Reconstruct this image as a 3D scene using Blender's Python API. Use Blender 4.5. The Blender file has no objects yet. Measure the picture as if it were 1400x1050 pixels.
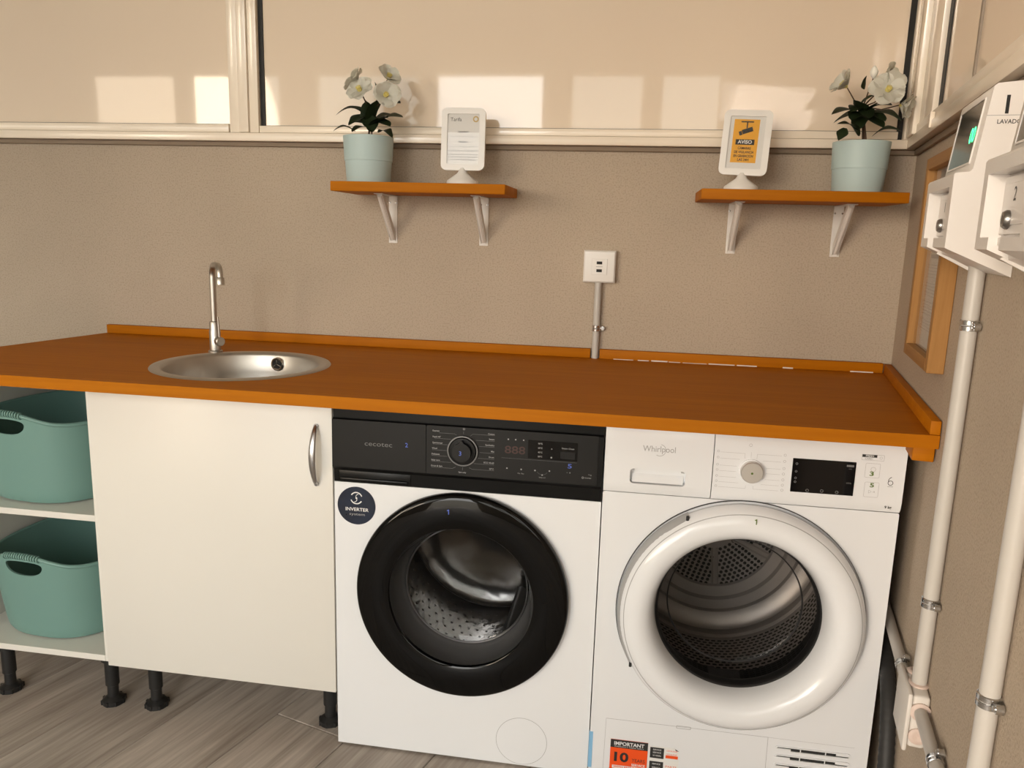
import bpy, bmesh, math, random
from mathutils import Vector, Matrix, Euler
R = math.radians
PI = math.pi
scene = bpy.context.scene
col = scene.collection

# ------------------------------------------------------------------ camera
CAM = Vector((0.63875, -2.19577, 1.22041))
yaw, pit, rol, FPX = 0.14947, 0.19154, -0.02927, 1070.15
fw = Vector((-math.sin(yaw)*math.cos(pit), math.cos(yaw)*math.cos(pit), -math.sin(pit)))
rt = Vector((math.cos(yaw), math.sin(yaw), 0))
dn = fw.cross(rt)
r2 = rt*math.cos(rol) + dn*math.sin(rol)
d2 = -rt*math.sin(rol) + dn*math.cos(rol)
cd = bpy.data.cameras.new('camera')
cd.sensor_width = 36
cd.lens = FPX/1400*36
cd.clip_start = 0.02
cam = bpy.data.objects.new('camera', cd)
col.objects.link(cam)
m = Matrix((r2, -d2, -fw)).transposed().to_4x4()
m.translation = CAM
cam.matrix_world = m
scene.camera = cam

# ------------------------------------------------------------------ sky and exposure
world = bpy.data.worlds.new('sky')
scene.world = world
world.use_nodes = True
bg = world.node_tree.nodes['Background']
bg.inputs['Color'].default_value = (1.0, 0.985, 0.95, 1)
bg.inputs['Strength'].default_value = 10.1
scene.view_settings.view_transform = 'Standard'
scene.view_settings.look = 'None'
scene.view_settings.gamma = 1
scene.view_settings.use_curve_mapping = False
scene.view_settings.exposure = 0.0
# low hazy evening sun, shining in through the glazed front behind the camera
sl = bpy.data.lights.new('evening_sun', 'SUN'); sl.energy = 3.6; sl.angle = R(18); sl.color = (1.0, .81, .63)
sun = bpy.data.objects.new('evening_sun', sl); col.objects.link(sun)
sun.rotation_euler = Vector((.56, .83, -.10)).to_track_quat('-Z', 'Y').to_euler()
YR = -4.4                                             # glazed rear front of the room
def portal(x0, x1, z0, z1):
    l = bpy.data.lights.new('window_portal', 'AREA')
    l.shape = 'RECTANGLE'; l.size = x1-x0; l.size_y = z1-z0
    l.cycles.is_portal = True
    o = bpy.data.objects.new('window_portal', l)
    o.location = ((x0+x1)/2, YR, (z0+z1)/2)
    o.rotation_euler = (R(90), 0, 0)
    col.objects.link(o)
portal(-4.3, 2.4, 0.05, 2.5)

# ------------------------------------------------------------------ materials
MATS = {}
def lin(c):
    return tuple((v/12.92 if v <= .04045 else ((v+.055)/1.055)**2.4) for v in (x/255 for x in c))
def mat(name, color, rough=.5, metal=0., bump=None, var=None, emit=None, coat=0., spec=None, aniso=0.):
    """color linear rgb; bump=(scale,strength,distance); var=(scale,amount)"""
    if name in MATS: return MATS[name]
    M = bpy.data.materials.new(name); M.use_nodes = True
    nt = M.node_tree; b = nt.nodes['Principled BSDF']
    b.inputs['Base Color'].default_value = (*color, 1)
    b.inputs['Roughness'].default_value = rough
    b.inputs['Metallic'].default_value = metal
    b.inputs['Coat Weight'].default_value = coat
    b.inputs['Coat Roughness'].default_value = .05
    if spec is not None: b.inputs['Specular IOR Level'].default_value = spec
    if aniso: b.inputs['Anisotropic'].default_value = aniso
    if emit:
        b.inputs['Emission Color'].default_value = (*emit[0], 1)
        b.inputs['Emission Strength'].default_value = emit[1]
    tc = nt.nodes.new('ShaderNodeTexCoord')
    if var:
        n = nt.nodes.new('ShaderNodeTexNoise'); n.inputs['Scale'].default_value = var[0]
        n.inputs['Detail'].default_value = 4
        nt.links.new(tc.outputs['Object'], n.inputs['Vector'])
        mx = nt.nodes.new('ShaderNodeMix'); mx.data_type = 'RGBA'
        a = var[1]
        mx.inputs['A'].default_value = (*[c*(1-a) for c in color], 1)
        mx.inputs['B'].default_value = (*[min(1, c*(1+a)) for c in color], 1)
        nt.links.new(n.outputs['Fac'], mx.inputs['Factor'])
        nt.links.new(mx.outputs['Result'], b.inputs['Base Color'])
    if bump:
        n2 = nt.nodes.new('ShaderNodeTexNoise'); n2.inputs['Scale'].default_value = bump[0]
        n2.inputs['Detail'].default_value = 3
        nt.links.new(tc.outputs['Object'], n2.inputs['Vector'])
        bp = nt.nodes.new('ShaderNodeBump'); bp.inputs['Strength'].default_value = bump[1]
        bp.inputs['Distance'].default_value = bump[2]
        nt.links.new(n2.outputs['Fac'], bp.inputs['Height'])
        nt.links.new(bp.outputs['Normal'], b.inputs['Normal'])
    MATS[name] = M
    return M

def wood(name, c1, c2, rough, axis=0, scale=9., bands=.5, rnd=False, bumpd=.0006):
    M = bpy.data.materials.new(name); M.use_nodes = True
    nt = M.node_tree; L = nt.links; b = nt.nodes['Principled BSDF']
    b.inputs['Roughness'].default_value = rough
    b.inputs['Specular IOR Level'].default_value = .14
    tc = nt.nodes.new('ShaderNodeTexCoord')
    mp = nt.nodes.new('ShaderNodeMapping')
    sc = [scale*2.2]*3; sc[axis] = scale*.12
    mp.inputs['Scale'].default_value = sc
    src = tc.outputs['Object']
    if rnd:
        oi = nt.nodes.new('ShaderNodeObjectInfo')
        ad = nt.nodes.new('ShaderNodeVectorMath'); ad.operation = 'ADD'
        ml = nt.nodes.new('ShaderNodeMath'); ml.operation = 'MULTIPLY'; ml.inputs[1].default_value = 37
        L.new(oi.outputs['Random'], ml.inputs[0]); L.new(src, ad.inputs[0]); L.new(ml.outputs[0], ad.inputs[1])
        src = ad.outputs[0]
    L.new(src, mp.inputs['Vector'])
    n = nt.nodes.new('ShaderNodeTexNoise'); n.inputs['Scale'].default_value = 1; n.inputs['Detail'].default_value = 6
    n.inputs['Roughness'].default_value = .62; n.inputs['Distortion'].default_value = .9
    L.new(mp.outputs['Vector'], n.inputs['Vector'])
    n3 = nt.nodes.new('ShaderNodeTexNoise'); n3.inputs['Scale'].default_value = 6; n3.inputs['Detail'].default_value = 3
    L.new(mp.outputs['Vector'], n3.inputs['Vector'])
    ma = nt.nodes.new('ShaderNodeMix'); ma.data_type = 'FLOAT'; ma.inputs['Factor'].default_value = .35
    L.new(n.outputs['Fac'], ma.inputs['A']); L.new(n3.outputs['Fac'], ma.inputs['B'])
    cr = nt.nodes.new('ShaderNodeValToRGB')
    cr.color_ramp.elements[0].position = .5-bands/2; cr.color_ramp.elements[0].color = (*c1, 1)
    cr.color_ramp.elements[1].position = .5+bands/2; cr.color_ramp.elements[1].color = (*c2, 1)
    L.new(ma.outputs['Result'], cr.inputs['Fac'])
    out = cr.outputs['Color']
    if rnd:
        hs = nt.nodes.new('ShaderNodeHueSaturation')
        mr = nt.nodes.new('ShaderNodeMapRange')
        mr.inputs['To Min'].default_value = .84; mr.inputs['To Max'].default_value = 1.14
        L.new(oi.outputs['Random'], mr.inputs['Value']); L.new(mr.outputs[0], hs.inputs['Value'])
        L.new(out, hs.inputs['Color']); out = hs.outputs['Color']
    L.new(out, b.inputs['Base Color'])
    bp = nt.nodes.new('ShaderNodeBump'); bp.inputs['Strength'].default_value = .5; bp.inputs['Distance'].default_value = bumpd
    L.new(ma.outputs['Result'], bp.inputs['Height']); L.new(bp.outputs['Normal'], b.inputs['Normal'])
    MATS[name] = M
    return M

def thin_glass(name, tint=(1, 1, 1), rough=.0, ior=1.5):
    M = bpy.data.materials.new(name); M.use_nodes = True
    nt = M.node_tree; L = nt.links
    for n in list(nt.nodes): nt.nodes.remove(n)
    o = nt.nodes.new('ShaderNodeOutputMaterial')
    t = nt.nodes.new('ShaderNodeBsdfTransparent'); t.inputs['Color'].default_value = (*tint, 1)
    g = nt.nodes.new('ShaderNodeBsdfGlossy'); g.inputs['Roughness'].default_value = rough
    ge = nt.nodes.new('ShaderNodeNewGeometry')
    dt = nt.nodes.new('ShaderNodeVectorMath'); dt.operation = 'DOT_PRODUCT'
    L.new(ge.outputs['Incoming'], dt.inputs[0]); L.new(ge.outputs['Normal'], dt.inputs[1])
    def mth(op, a, b=None, c=None):
        n = nt.nodes.new('ShaderNodeMath'); n.operation = op
        for i, v in enumerate((a, b, c)):
            if v is None: continue
            if isinstance(v, (int, float)): n.inputs[i].default_value = v
            else: L.new(v, n.inputs[i])
        return n.outputs[0]
    f0 = ((ior-1)/(ior+1))**2
    sch = mth('POWER', mth('SUBTRACT', 1.0, mth('ABSOLUTE', dt.outputs['Value'])), 5.0)
    fres = mth('MULTIPLY_ADD', sch, 1-f0, f0)
    mx = nt.nodes.new('ShaderNodeMixShader')
    L.new(fres, mx.inputs[0]); L.new(t.outputs[0], mx.inputs[1]); L.new(g.outputs[0], mx.inputs[2])
    L.new(mx.outputs[0], o.inputs['Surface'])
    MATS[name] = M
    return M

def plaster(name, c):
    M = bpy.data.materials.new(name); M.use_nodes = True
    nt = M.node_tree; L = nt.links; b = nt.nodes['Principled BSDF']
    b.inputs['Roughness'].default_value = .92
    b.inputs['Specular IOR Level'].default_value = .2
    tc = nt.nodes.new('ShaderNodeTexCoord')
    n1 = nt.nodes.new('ShaderNodeTexNoise'); n1.inputs['Scale'].default_value = 2.3; n1.inputs['Detail'].default_value = 5
    n2 = nt.nodes.new('ShaderNodeTexNoise'); n2.inputs['Scale'].default_value = 240; n2.inputs['Detail'].default_value = 4
    n3 = nt.nodes.new('ShaderNodeTexNoise'); n3.inputs['Scale'].default_value = 38; n3.inputs['Detail'].default_value = 2
    for n in (n1, n2, n3): L.new(tc.outputs['Object'], n.inputs['Vector'])
    mx = nt.nodes.new('ShaderNodeMix'); mx.data_type = 'RGBA'
    mx.inputs['A'].default_value = (*[v*.84 for v in c], 1); mx.inputs['B'].default_value = (*[v*1.16 for v in c], 1)
    L.new(n1.outputs['Fac'], mx.inputs['Factor'])
    m2 = nt.nodes.new('ShaderNodeMix'); m2.data_type = 'RGBA'; m2.blend_type = 'MULTIPLY'
    cr = nt.nodes.new('ShaderNodeValToRGB')
    cr.color_ramp.elements[0].position = .33; cr.color_ramp.elements[0].color = (.74, .72, .70, 1)
    cr.color_ramp.elements[1].position = .52; cr.color_ramp.elements[1].color = (1, 1, 1, 1)
    L.new(n2.outputs['Fac'], cr.inputs['Fac'])
    m2.inputs['Factor'].default_value = .7
    L.new(mx.outputs['Result'], m2.inputs['A']); L.new(cr.outputs['Color'], m2.inputs['B'])
    L.new(m2.outputs['Result'], b.inputs['Base Color'])
    ad = nt.nodes.new('ShaderNodeMath'); ad.operation = 'ADD'
    L.new(n2.outputs['Fac'], ad.inputs[0]); L.new(n3.outputs['Fac'], ad.inputs[1])
    bp = nt.nodes.new('ShaderNodeBump'); bp.inputs['Strength'].default_value = .55; bp.inputs['Distance'].default_value = .0022
    L.new(ad.outputs[0], bp.inputs['Height']); L.new(bp.outputs['Normal'], b.inputs['Normal'])
    MATS[name] = M
    return M

plaster('plaster', (.49, .408, .32))
wood('counter_wood', (.34, .098, .0008), (.53, .178, .0015), .6, 0, 6, .6)
wood('counter_wood_y', (.34, .098, .0008), (.53, .178, .0015), .6, 1, 6, .6)
wood('frame_wood', (.27, .125, .035), (.46, .25, .09), .5, 2, 14, .6)
wood('frame_wood_y', (.27, .125, .035), (.46, .25, .09), .5, 0, 14, .6)
wood('floor_wood', (.26, .215, .18), (.66, .59, .52), .5, 1, 8, .42, True, .0012)
mat('floor_base', (.06, .05, .04), .9)
mat('ceiling_paint', (.80, .78, .74), .9, bump=(90, .2, .001))
mat('wall_paint', (.62, .58, .52), .9, bump=(90, .2, .001))
mat('alu_white', (.93, .83, .70), .16, spec=.6, var=(4, .02))
mat('milky_panel', (.86, .73, .59), .035, spec=.5, var=(1.2, .015))
mat('trim_shade_brown', (.26, .20, .145), .8)  # brown with the shade below the window frame mixed in
mat('trim_grey', (.30, .25, .20), .6)
mat('rubber', (.012, .012, .012), .6)
mat('laminate', (.76, .735, .68), .35, var=(3, .015))
mat('laminate_edge', (.76, .75, .72), .4)
mat('appliance', (.79, .80, .82), .28, spec=.5, var=(2, .01))
mat('appliance_gloss', (.81, .82, .84), .13, spec=.5)
mat('gap', (.02, .02, .02), .8)
mat('panel_black', (.006, .006, .006), .3, spec=.2)
mat('face_black', (.011, .0105, .010), .35, spec=.25)
mat('gloss_black', (.003, .003, .003), .04, spec=.25)
mat('display_black', (.003, .003, .004), .06)
mat('print_white', (.75, .75, .75), .5)
mat('print_grey', (.34, .34, .34), .5)
mat('print_dim', (.16, .16, .16), .5)
mat('print_blue', (.09, .15, .60), .5)
mat('print_green', (.10, .16, .02), .5)
mat('print_black', (.02, .02, .02), .5)
mat('print_soft', (.38, .38, .38), .5)
mat('print_red', (.86, .085, .006), .45)
mat('led_dim', (.045, .015, .01), .5)
mat('steel', (.52, .49, .45), .38, 1., aniso=.4, bump=(300, .05, .0003))
mat('chrome', (.72, .72, .72), .08, 1.)
mat('zinc', (.62, .63, .64), .22, 1., var=(60, .2))
mat('lock_metal', (.30, .29, .28), .3, 1.)
mat('knob_metal', (.72, .70, .67), .38, .9)
mat('handle_metal', (.50, .50, .51), .28, 1.)
mat('drum_steel', (.62, .60, .58), .13, 1., bump=(38, .5, .006))
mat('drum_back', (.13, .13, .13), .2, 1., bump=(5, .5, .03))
mat('drum_steel_plain', (.62, .60, .57), .22, 1.)
mat('drum_grey', (.40, .37, .35), .42, .6, var=(8, .2))
mat('drum_hole', (.006, .006, .006), .7)
mat('gasket', (.05, .05, .053), .4)
mat('door_gasket', (.085, .085, .088), .45)
mat('dark_plastic', (.018, .018, .019), .38)
mat('leg_black', (.013, .013, .013), .45)
mat('tub_green', (.165, .305, .272), .42, var=(3, .03))
mat('pot_blue', (.47, .60, .605), .5, var=(6, .02))
mat('soil', (.02, .015, .01), .95, bump=(60, 1, .004))
mat('leaf', (.030, .050, .018), .45, var=(14, .45), bump=(50, .3, .001))
mat('stem', (.10, .055, .03), .6)
mat('petal', (.99, .97, .88), .55, var=(20, .06))
mat('petal_centre', (.72, .62, .20), .6, bump=(200, .6, .002))
mat('sign_white', (.82, .80, .77), .32)
mat('paper', (.80, .79, .765), .6)
mat('paper_yellow', (.86, .42, .018), .5)
mat('logo_gold', (.62, .45, .18), .5)
mat('bracket', (.78, .75, .71), .4)
mat('pvc', (.53, .505, .47), .38)
mat('box_grey', (.68, .645, .60), .45)
mat('grommet', (.62, .50, .44), .55)
mat('terminal', (.80, .765, .735), .34, var=(3, .01))
mat('terminal_display', (.035, .034, .032), .12)
mat('led_green', (.05, .5, .15), .4, emit=((.06, 1., .32), 2.6))
mat('caulk', (.80, .74, .66), .6)
mat('ground', (.30, .27, .22), .95)
mat('hose', (.022, .022, .022), .6)
mat('sticker_blue', (.010, .016, .035), .25, var=(25, .7))
mat('tape_blue', (.25, .5, .75), .4)
thin_glass('bowl_glass', (.88, .88, .88), .0, 1.3)
thin_glass('smoke_glass', (.80, .78, .76), .0, 1.25)
thin_glass('clear_glass', (.97, .97, .97), .0, 1.25)
thin_glass('dim_glass', (.35, .35, .34), .0)
thin_glass('window_glass', (.62, .62, .60), .0)

# ------------------------------------------------------------------ mesh helpers
def finish(bm, name, m, parent=None, smooth=35, loc=None, rot=None):
    bmesh.ops.recalc_face_normals(bm, faces=bm.faces[:])
    me = bpy.data.meshes.new(name); bm.to_mesh(me); bm.free()
    me.materials.append(MATS[m] if isinstance(m, str) else m)
    if smooth:
        me.shade_smooth(); me.set_sharp_from_angle(angle=R(smooth))
    o = link(name, me, parent, loc, rot)
    if name in PRINT: o['kind'] = 'stuff'
    return o
PRINT = {'legend', 'legend_lines', 'dark_print', 'display_icons', 'sticker_print', 'sticker_lettering', 'sticker_orange_print', 'filter_slots', 'small_print', 'printed_lines'}
def link(name, me, parent=None, loc=None, rot=None):
    o = bpy.data.objects.new(name, me); col.objects.link(o)
    if parent: o.parent = parent
    if loc: o.location = loc
    if rot: o.rotation_euler = rot
    return o
def thing(name, label, cat, loc=(0, 0, 0), rotz=0, group=None):
    o = bpy.data.objects.new(name, None); col.objects.link(o)
    o.location = loc; o.rotation_euler = (0, 0, rotz); o.empty_display_size = .05
    o['label'] = label; o['category'] = cat
    if group: o['group'] = group
    return o
def tag(o, label, cat, group=None):
    o['label'] = label; o['category'] = cat
    if group: o['group'] = group
    return o
def struct(o): o['kind'] = 'structure'; return o

def box(bm, x0, x1, y0, y1, z0, z1, bev=0., seg=2):
    vs = [bm.verts.new((x, y, z)) for x in (x0, x1) for y in (y0, y1) for z in (z0, z1)]
    fs = [bm.faces.new([vs[i] for i in q]) for q in ((0, 1, 3, 2), (4, 6, 7, 5), (0, 4, 5, 1), (2, 3, 7, 6), (0, 2, 6, 4), (1, 5, 7, 3))]
    if bev:
        bmesh.ops.recalc_face_normals(bm, faces=fs)
        es = list({e for f in fs for e in f.edges})
        bmesh.ops.bevel(bm, geom=es, offset=bev, segments=seg, profile=.5, affect='EDGES')
    return vs
def bx(name, m, parent, x0, x1, y0, y1, z0, z1, bev=0., seg=2, loc=None, rot=None):
    bm = bmesh.new(); box(bm, x0, x1, y0, y1, z0, z1, bev, seg)
    return finish(bm, name, m, parent, 35, loc, rot)
def ring_of(bm, c, u, v, r, n):
    return [bm.verts.new(c + u*(r*math.cos(2*PI*i/n)) + v*(r*math.sin(2*PI*i/n))) for i in range(n)]
def frame_of(d):
    d = d.normalized(); a = Vector((0, 0, 1)) if abs(d.z) < .9 else Vector((1, 0, 0))
    u = d.cross(a).normalized(); return u, d.cross(u).normalized()
def skin(bm, rings, caps=True, closed=True):
    n = len(rings[0])
    for a, b in zip(rings, rings[1:]):
        for i in range(n if closed else n-1):
            j = (i+1) % n
            bm.faces.new((a[i], a[j], b[j], b[i]))
    if caps:
        bm.faces.new(rings[0][::-1]); bm.faces.new(rings[-1])
def tube(bm, pts, r, n=14, caps=True):
    pts = [Vector(p) for p in pts]; rs = r if isinstance(r, (list, tuple)) else [r]*len(pts)
    u = None; rings = []
    for i, p in enumerate(pts):
        d = (pts[min(i+1, len(pts)-1)]-pts[max(i-1, 0)]).normalized()
        if u is None: u, v = frame_of(d)
        else:
            u = (u-d*u.dot(d)).normalized(); v = d.cross(u)
        rings.append(ring_of(bm, p, u, v, rs[i], n))
    skin(bm, rings, caps)
def lathe(bm, prof, c=(0, 0, 0), axis='z', n=48, caps=(False, False), sx=1., sz=1.):
    """prof [(r, h)]; axis 'z': h along z; axis 'y': h along y, circle in xz"""
    c = Vector(c); rings = []
    for r, h in prof:
        if axis == 'z': rings.append(ring_of(bm, c+Vector((0, 0, h)), Vector((1, 0, 0)), Vector((0, 1, 0)), r, n))
        else: rings.append(ring_of(bm, c+Vector((0, h, 0)), Vector((1, 0, 0)), Vector((0, 0, 1)), r, n))
    skin(bm, rings, False)
    if caps[0]: bm.faces.new(rings[0][::-1])
    if caps[1]: bm.faces.new(rings[-1])
    return rings
def circle_pts(cx, cz, r, n=64): return [(cx+r*math.cos(2*PI*i/n), cz+r*math.sin(2*PI*i/n)) for i in range(n)]
def rrect(x0, x1, z0, z1, r, n=6):
    P = []
    for cx, cz, a in ((x1-r, z1-r, 0), (x0+r, z1-r, 90), (x0+r, z0+r, 180), (x1-r, z0+r, 270)):
        for i in range(n+1):
            t = R(a+90*i/n); P.append((cx+r*math.cos(t), cz+r*math.sin(t)))
    return P
def plate(bm, outer, y0, y1, holes=(), to3=None):
    """polygon with holes in xz (or mapped), thickness y0..y1 (front y0)"""
    to3 = to3 or (lambda a, b, d: (a, d, b))
    edges = []; loops = []
    for loop in (outer, *holes):
        vs = [bm.verts.new(to3(a, b, y0)) for a, b in loop]
        es = [bm.edges.new((vs[i], vs[(i+1) % len(vs)])) for i in range(len(vs))]
        edges += es; loops.append(vs)
    g = bmesh.ops.triangle_fill(bm, use_beauty=True, use_dissolve=False, edges=edges)
    fs = [f for f in g['geom'] if isinstance(f, bmesh.types.BMFace)]
    if y1 is None or y1 == y0: return
    back = {}
    for lp in loops:
        for v, (a, b) in zip(lp, None or [(0, 0)]*len(lp)): pass
    d = Vector(to3(0, 0, y1))-Vector(to3(0, 0, y0))
    for lp in loops:
        for v in lp: back[v] = bm.verts.new(v.co+d)
    for f in fs: bm.faces.new([back[v] for v in reversed(f.verts)])
    for lp in loops:
        for i in range(len(lp)):
            a, b = lp[i], lp[(i+1) % len(lp)]
            bm.faces.new((a, b, back[b], back[a]))
def prism_x(bm, prof, x0, x1):
    """prof [(y,z)] extruded along x"""
    plate(bm, prof, x0, x1, (), lambda a, b, d: (d, a, b))
def disc(bm, cx, cz, r, y, n=24):
    bm.faces.new([bm.verts.new((a, y, b)) for a, b in circle_pts(cx, cz, r, n)])
def quad(bm, pts): bm.faces.new([bm.verts.new(p) for p in pts])
def line(bm, a, b, w, y):
    (x0, z0), (x1, z1) = a, b
    d = Vector((x1-x0, z1-z0)); d.normalize(); nx, nz = -d.y*w/2, d.x*w/2
    quad(bm, [(x0+nx, y, z0+nz), (x1+nx, y, z1+nz), (x1-nx, y, z1-nz), (x0-nx, y, z0-nz)])
def annulus(bm, cx, cz, r0, r1, y, n=40, a0=0, a1=360):
    k = n if a1-a0 >= 360 else n+1
    A = [R(a0+(a1-a0)*i/n) for i in range(k)]
    p = [bm.verts.new((cx+r0*math.cos(t), y, cz+r0*math.sin(t))) for t in A]
    q = [bm.verts.new((cx+r1*math.cos(t), y, cz+r1*math.sin(t))) for t in A]
    for i in range(k if a1-a0 >= 360 else k-1):
        j = (i+1) % k
        bm.faces.new((p[i], p[j], q[j], q[i]))
def text(bm, s, x, z, h, y, align='CENTER', bold=0., width=None, shear=0.):
    """flat lettering in the xz plane at depth y, cap height h"""
    cu = bpy.data.curves.new('t', 'FONT'); cu.body = s; cu.align_x = align; cu.align_y = 'CENTER'
    cu.size = 1.0; cu.offset = bold; cu.shear = shear; cu.resolution_u = 3
    o = bpy.data.objects.new('t', cu); col.objects.link(o)
    dg = bpy.context.evaluated_depsgraph_get()
    me = bpy.data.meshes.new_from_object(o.evaluated_get(dg))
    bpy.data.objects.remove(o); bpy.data.curves.remove(cu)
    k = h/.70; kx = k
    if width and len(me.vertices):
        xs = [v.co.x for v in me.vertices]; kx = width/max(1e-6, max(xs)-min(xs))
    vs = [bm.verts.new((x+v.co.x*kx, y, z+v.co.y*k)) for v in me.vertices]
    for p in me.polygons:
        try: bm.faces.new([vs[i] for i in p.vertices])
        except ValueError: pass
    bpy.data.meshes.remove(me)
def one(bm, x, z, h, y):
    w = h*.17
    line(bm, (x, z-h/2), (x, z+h/2), w, y); line(bm, (x, z+h/2-w*.4), (x-h*.30, z+h*.24), w, y-.00005)

# ================================================================== SETTING
XR, XS = 1.3306, 0.1742
nn = math.hypot(1, XS)
E_ = Vector((-XS, -1, 0))/nn           # along the right wall, towards the viewer
N_ = Vector((-1, XS, 0))/nn            # out of the right wall into the room
ANG = math.atan2(E_.y, E_.x)
def onwall(s, z=0): return (XR+E_.x*s, E_.y*s, z)

# floor with planks
fl = struct(bx('floor', 'floor_base', None, -4.4, 2.6, -4.8, .1, -.06, -.004))
pw, pl = .218, 1.25
bm = bmesh.new(); box(bm, -pw/2+.0009, pw/2-.0009, -pl/2+.0009, pl/2-.0009, -.009, 0, .0018, 1)
bmesh.ops.recalc_face_normals(bm, faces=bm.faces[:])
pm = bpy.data.meshes.new('plank'); bm.to_mesh(pm); bm.free(); pm.materials.append(MATS['floor_wood'])
ang = -R(17)
dv = Vector((math.sin(-ang), math.cos(-ang), 0)); du = Vector((math.cos(-ang), -math.sin(-ang), 0))
org = Vector((-.502, -.764, 0))                        # a point on a long joint
endp = Vector((-.195, -.508, 0))                       # a point on an end joint
random.seed(4)
for i in range(-24, 24):
    off = ((endp-org).dot(dv)) if i == 1 else random.uniform(0, pl)
    for j in range(-6, 6):
        c = org+du*(pw*(i+.5))+dv*(off+pl*(j+.5))
        if -4.5 < c.x < 2.7 and -4.9 < c.y < .2:
            o = link('plank', pm, fl, (c.x, c.y, 0), (0, 0, ang))

# back wall (plaster up to the window, paint above it)
struct(bx('wall_back', 'plaster', None, -4.4, 1.36, 0, .2, -.01, 2.8))
# right wall, turned about ten degrees
bm = bmesh.new(); box(bm, 0, 1.95, 0, .15, -.01, 2.8)
struct(finish(bm, 'wall_right', 'plaster', None, 35, (XR, 0, 0), (0, 0, ANG)))
struct(bx('wall_left', 'wall_paint', None, -4.5, -4.4, -4.5, .2, -.01, 2.8))
pe = onwall(1.95)
struct(bx('wall_far_right', 'wall_paint', None, 2.45, 2.55, -4.5, -1.8, -.01, 2.8))
struct(bx('wall_return', 'wall_paint', None, pe[0]+.17, 2.45, -1.9, -1.8, -.01, 2.8))
struct(bx('ceiling', 'ceiling_paint', None, -4.5, 2.6, -4.5, .2, 2.8, 2.9))
struct(bx('ground', 'ground', None, -40, 40, -60, -4.85, -.3, -.12))
# glazed front behind the camera (seen only as reflections)
bm = bmesh.new()
box(bm, -4.5, 2.55, YR-.1, YR+.05, 2.47, 2.8)
for x0, x1 in ((-4.4, -4.16), (-3.37, -3.22), (-2.41, -2.08), (-1.2, -1.04), (-.17, .07), (.62, .78), (1.24, 1.5), (2.23, 2.45)):
    box(bm, x0, x1, YR-.06, YR+.02, 0, 2.47)
for x0, x1 in ((-4.16, -3.37), (-3.22, -2.41), (-2.08, -1.2), (.07, .62), (.78, 1.24), (1.5, 2.23)):
    box(bm, x0, x1, YR-.04, YR+.0, 0, .62)  # unseen solid kick panels, raised to cut the light low down
wr = struct(finish(bm, 'wall_rear', 'alu_white', None))
for x0, x1 in ((-4.16, -3.37), (-3.22, -2.41), (-2.08, -1.2), (.07, .62), (.78, 1.24), (1.5, 2.23)):
    bx('pane', 'window_glass' if x0 > -4 else 'dim_glass', wr, x0, x1, YR-.022, YR-.018, .62, 2.47)  # unseen leftmost pane darkened to dim the left of the back wall

# window band over the back wall
w1 = struct(bx('window_1', 'alu_white', None, -4.3, 1.325, -.030, -.001, 1.453, 1.4755, .002))
bx('sash_rail', 'alu_white', w1, -4.3, -.525, -.024, -.001, 1.4765, 1.4985, .002)
bx('sash_rail', 'alu_white', w1, -.432, 1.273, -.024, -.001, 1.4765, 1.4955, .002)
for a, b, y in ((-.521, -.492, -.024), (-.491, -.462, -.030), (-.461, -.434, -.024), (1.287, 1.3005, -.024), (1.3015, 1.330, -.030)):
    bx('mullion', 'alu_white', w1, a, b, y, -.001, 1.4765, 2.42, .002)
bx('top_rail', 'alu_white', w1, -4.3, 1.325, -.030, -.001, 2.421, 2.5, .002)
bx('gasket', 'rubber', w1, -.4335, -.421, -.009, -.001, 1.4965, 2.42)
bx('gasket', 'rubber', w1, 1.274, 1.2865, -.009, -.001, 1.4775, 2.42)
bx('gasket', 'rubber', w1, -4.3, -.522, -.009, -.001, 1.4990, 1.5010)
bx('gasket', 'rubber', w1, -.42, 1.2735, -.009, -.001, 1.4960, 1.4980)
bx('pane', 'milky_panel', w1, -4.3, -.5215, -.005, -.001, 1.5015, 2.42)
bx('pane', 'milky_panel', w1, -.4205, 1.2735, -.005, -.001, 1.4985, 2.42)
bx('sill_shade_trim', 'trim_shade_brown', w1, -4.3, 1.325, -.012, -.0005, 1.440, 1.4525, .002)  # thin brown strip, shadow line under the frame put into its colour
# window band over the right wall
w2 = struct(bx('window_2', 'alu_white', None, .03, 1.94, -.030, -.001, 1.453, 1.478, .002, loc=(XR, 0, 0), rot=(0, 0, ANG)))
bx('sash_rail', 'alu_white', w2, .03, 1.94, -.024, -.001, 1.479, 1.502, .002)
bx('corner_post', 'alu_white', w2, .006, .12, -.034, -.001, 1.479, 2.42, .003)
bx('mullion', 'alu_white', w2, .121, .285, -.020, -.001, 1.503, 2.42, .002)
bx('gasket', 'rubber', w2, .286, .325, -.008, -.001, 1.503, 2.42)
bx('pane', 'milky_panel', w2, .326, .622, -.006, -.001, 1.503, 2.42)
bx('gasket', 'trim_grey', w2, .623, .634, -.010, -.001, 1.503, 2.42)
bx('pane', 'milky_panel', w2, .635, 1.9, -.006, -.001, 1.503, 2.42)
bx('top_rail', 'alu_white', w2, .03, 1.94, -.030, -.001, 2.421, 2.5, .002)
bx('sill_shade_trim', 'trim_shade_brown', w2, .03, 1.94, -.010, -.0005, 1.438, 1.4525, .002)  # same strip, under-frame shadow carried by its dark colour
bx('joint_clip', 'alu_white', w2, .36, .372, -.0335, -.0245, 1.462, 1.494, .001)

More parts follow.
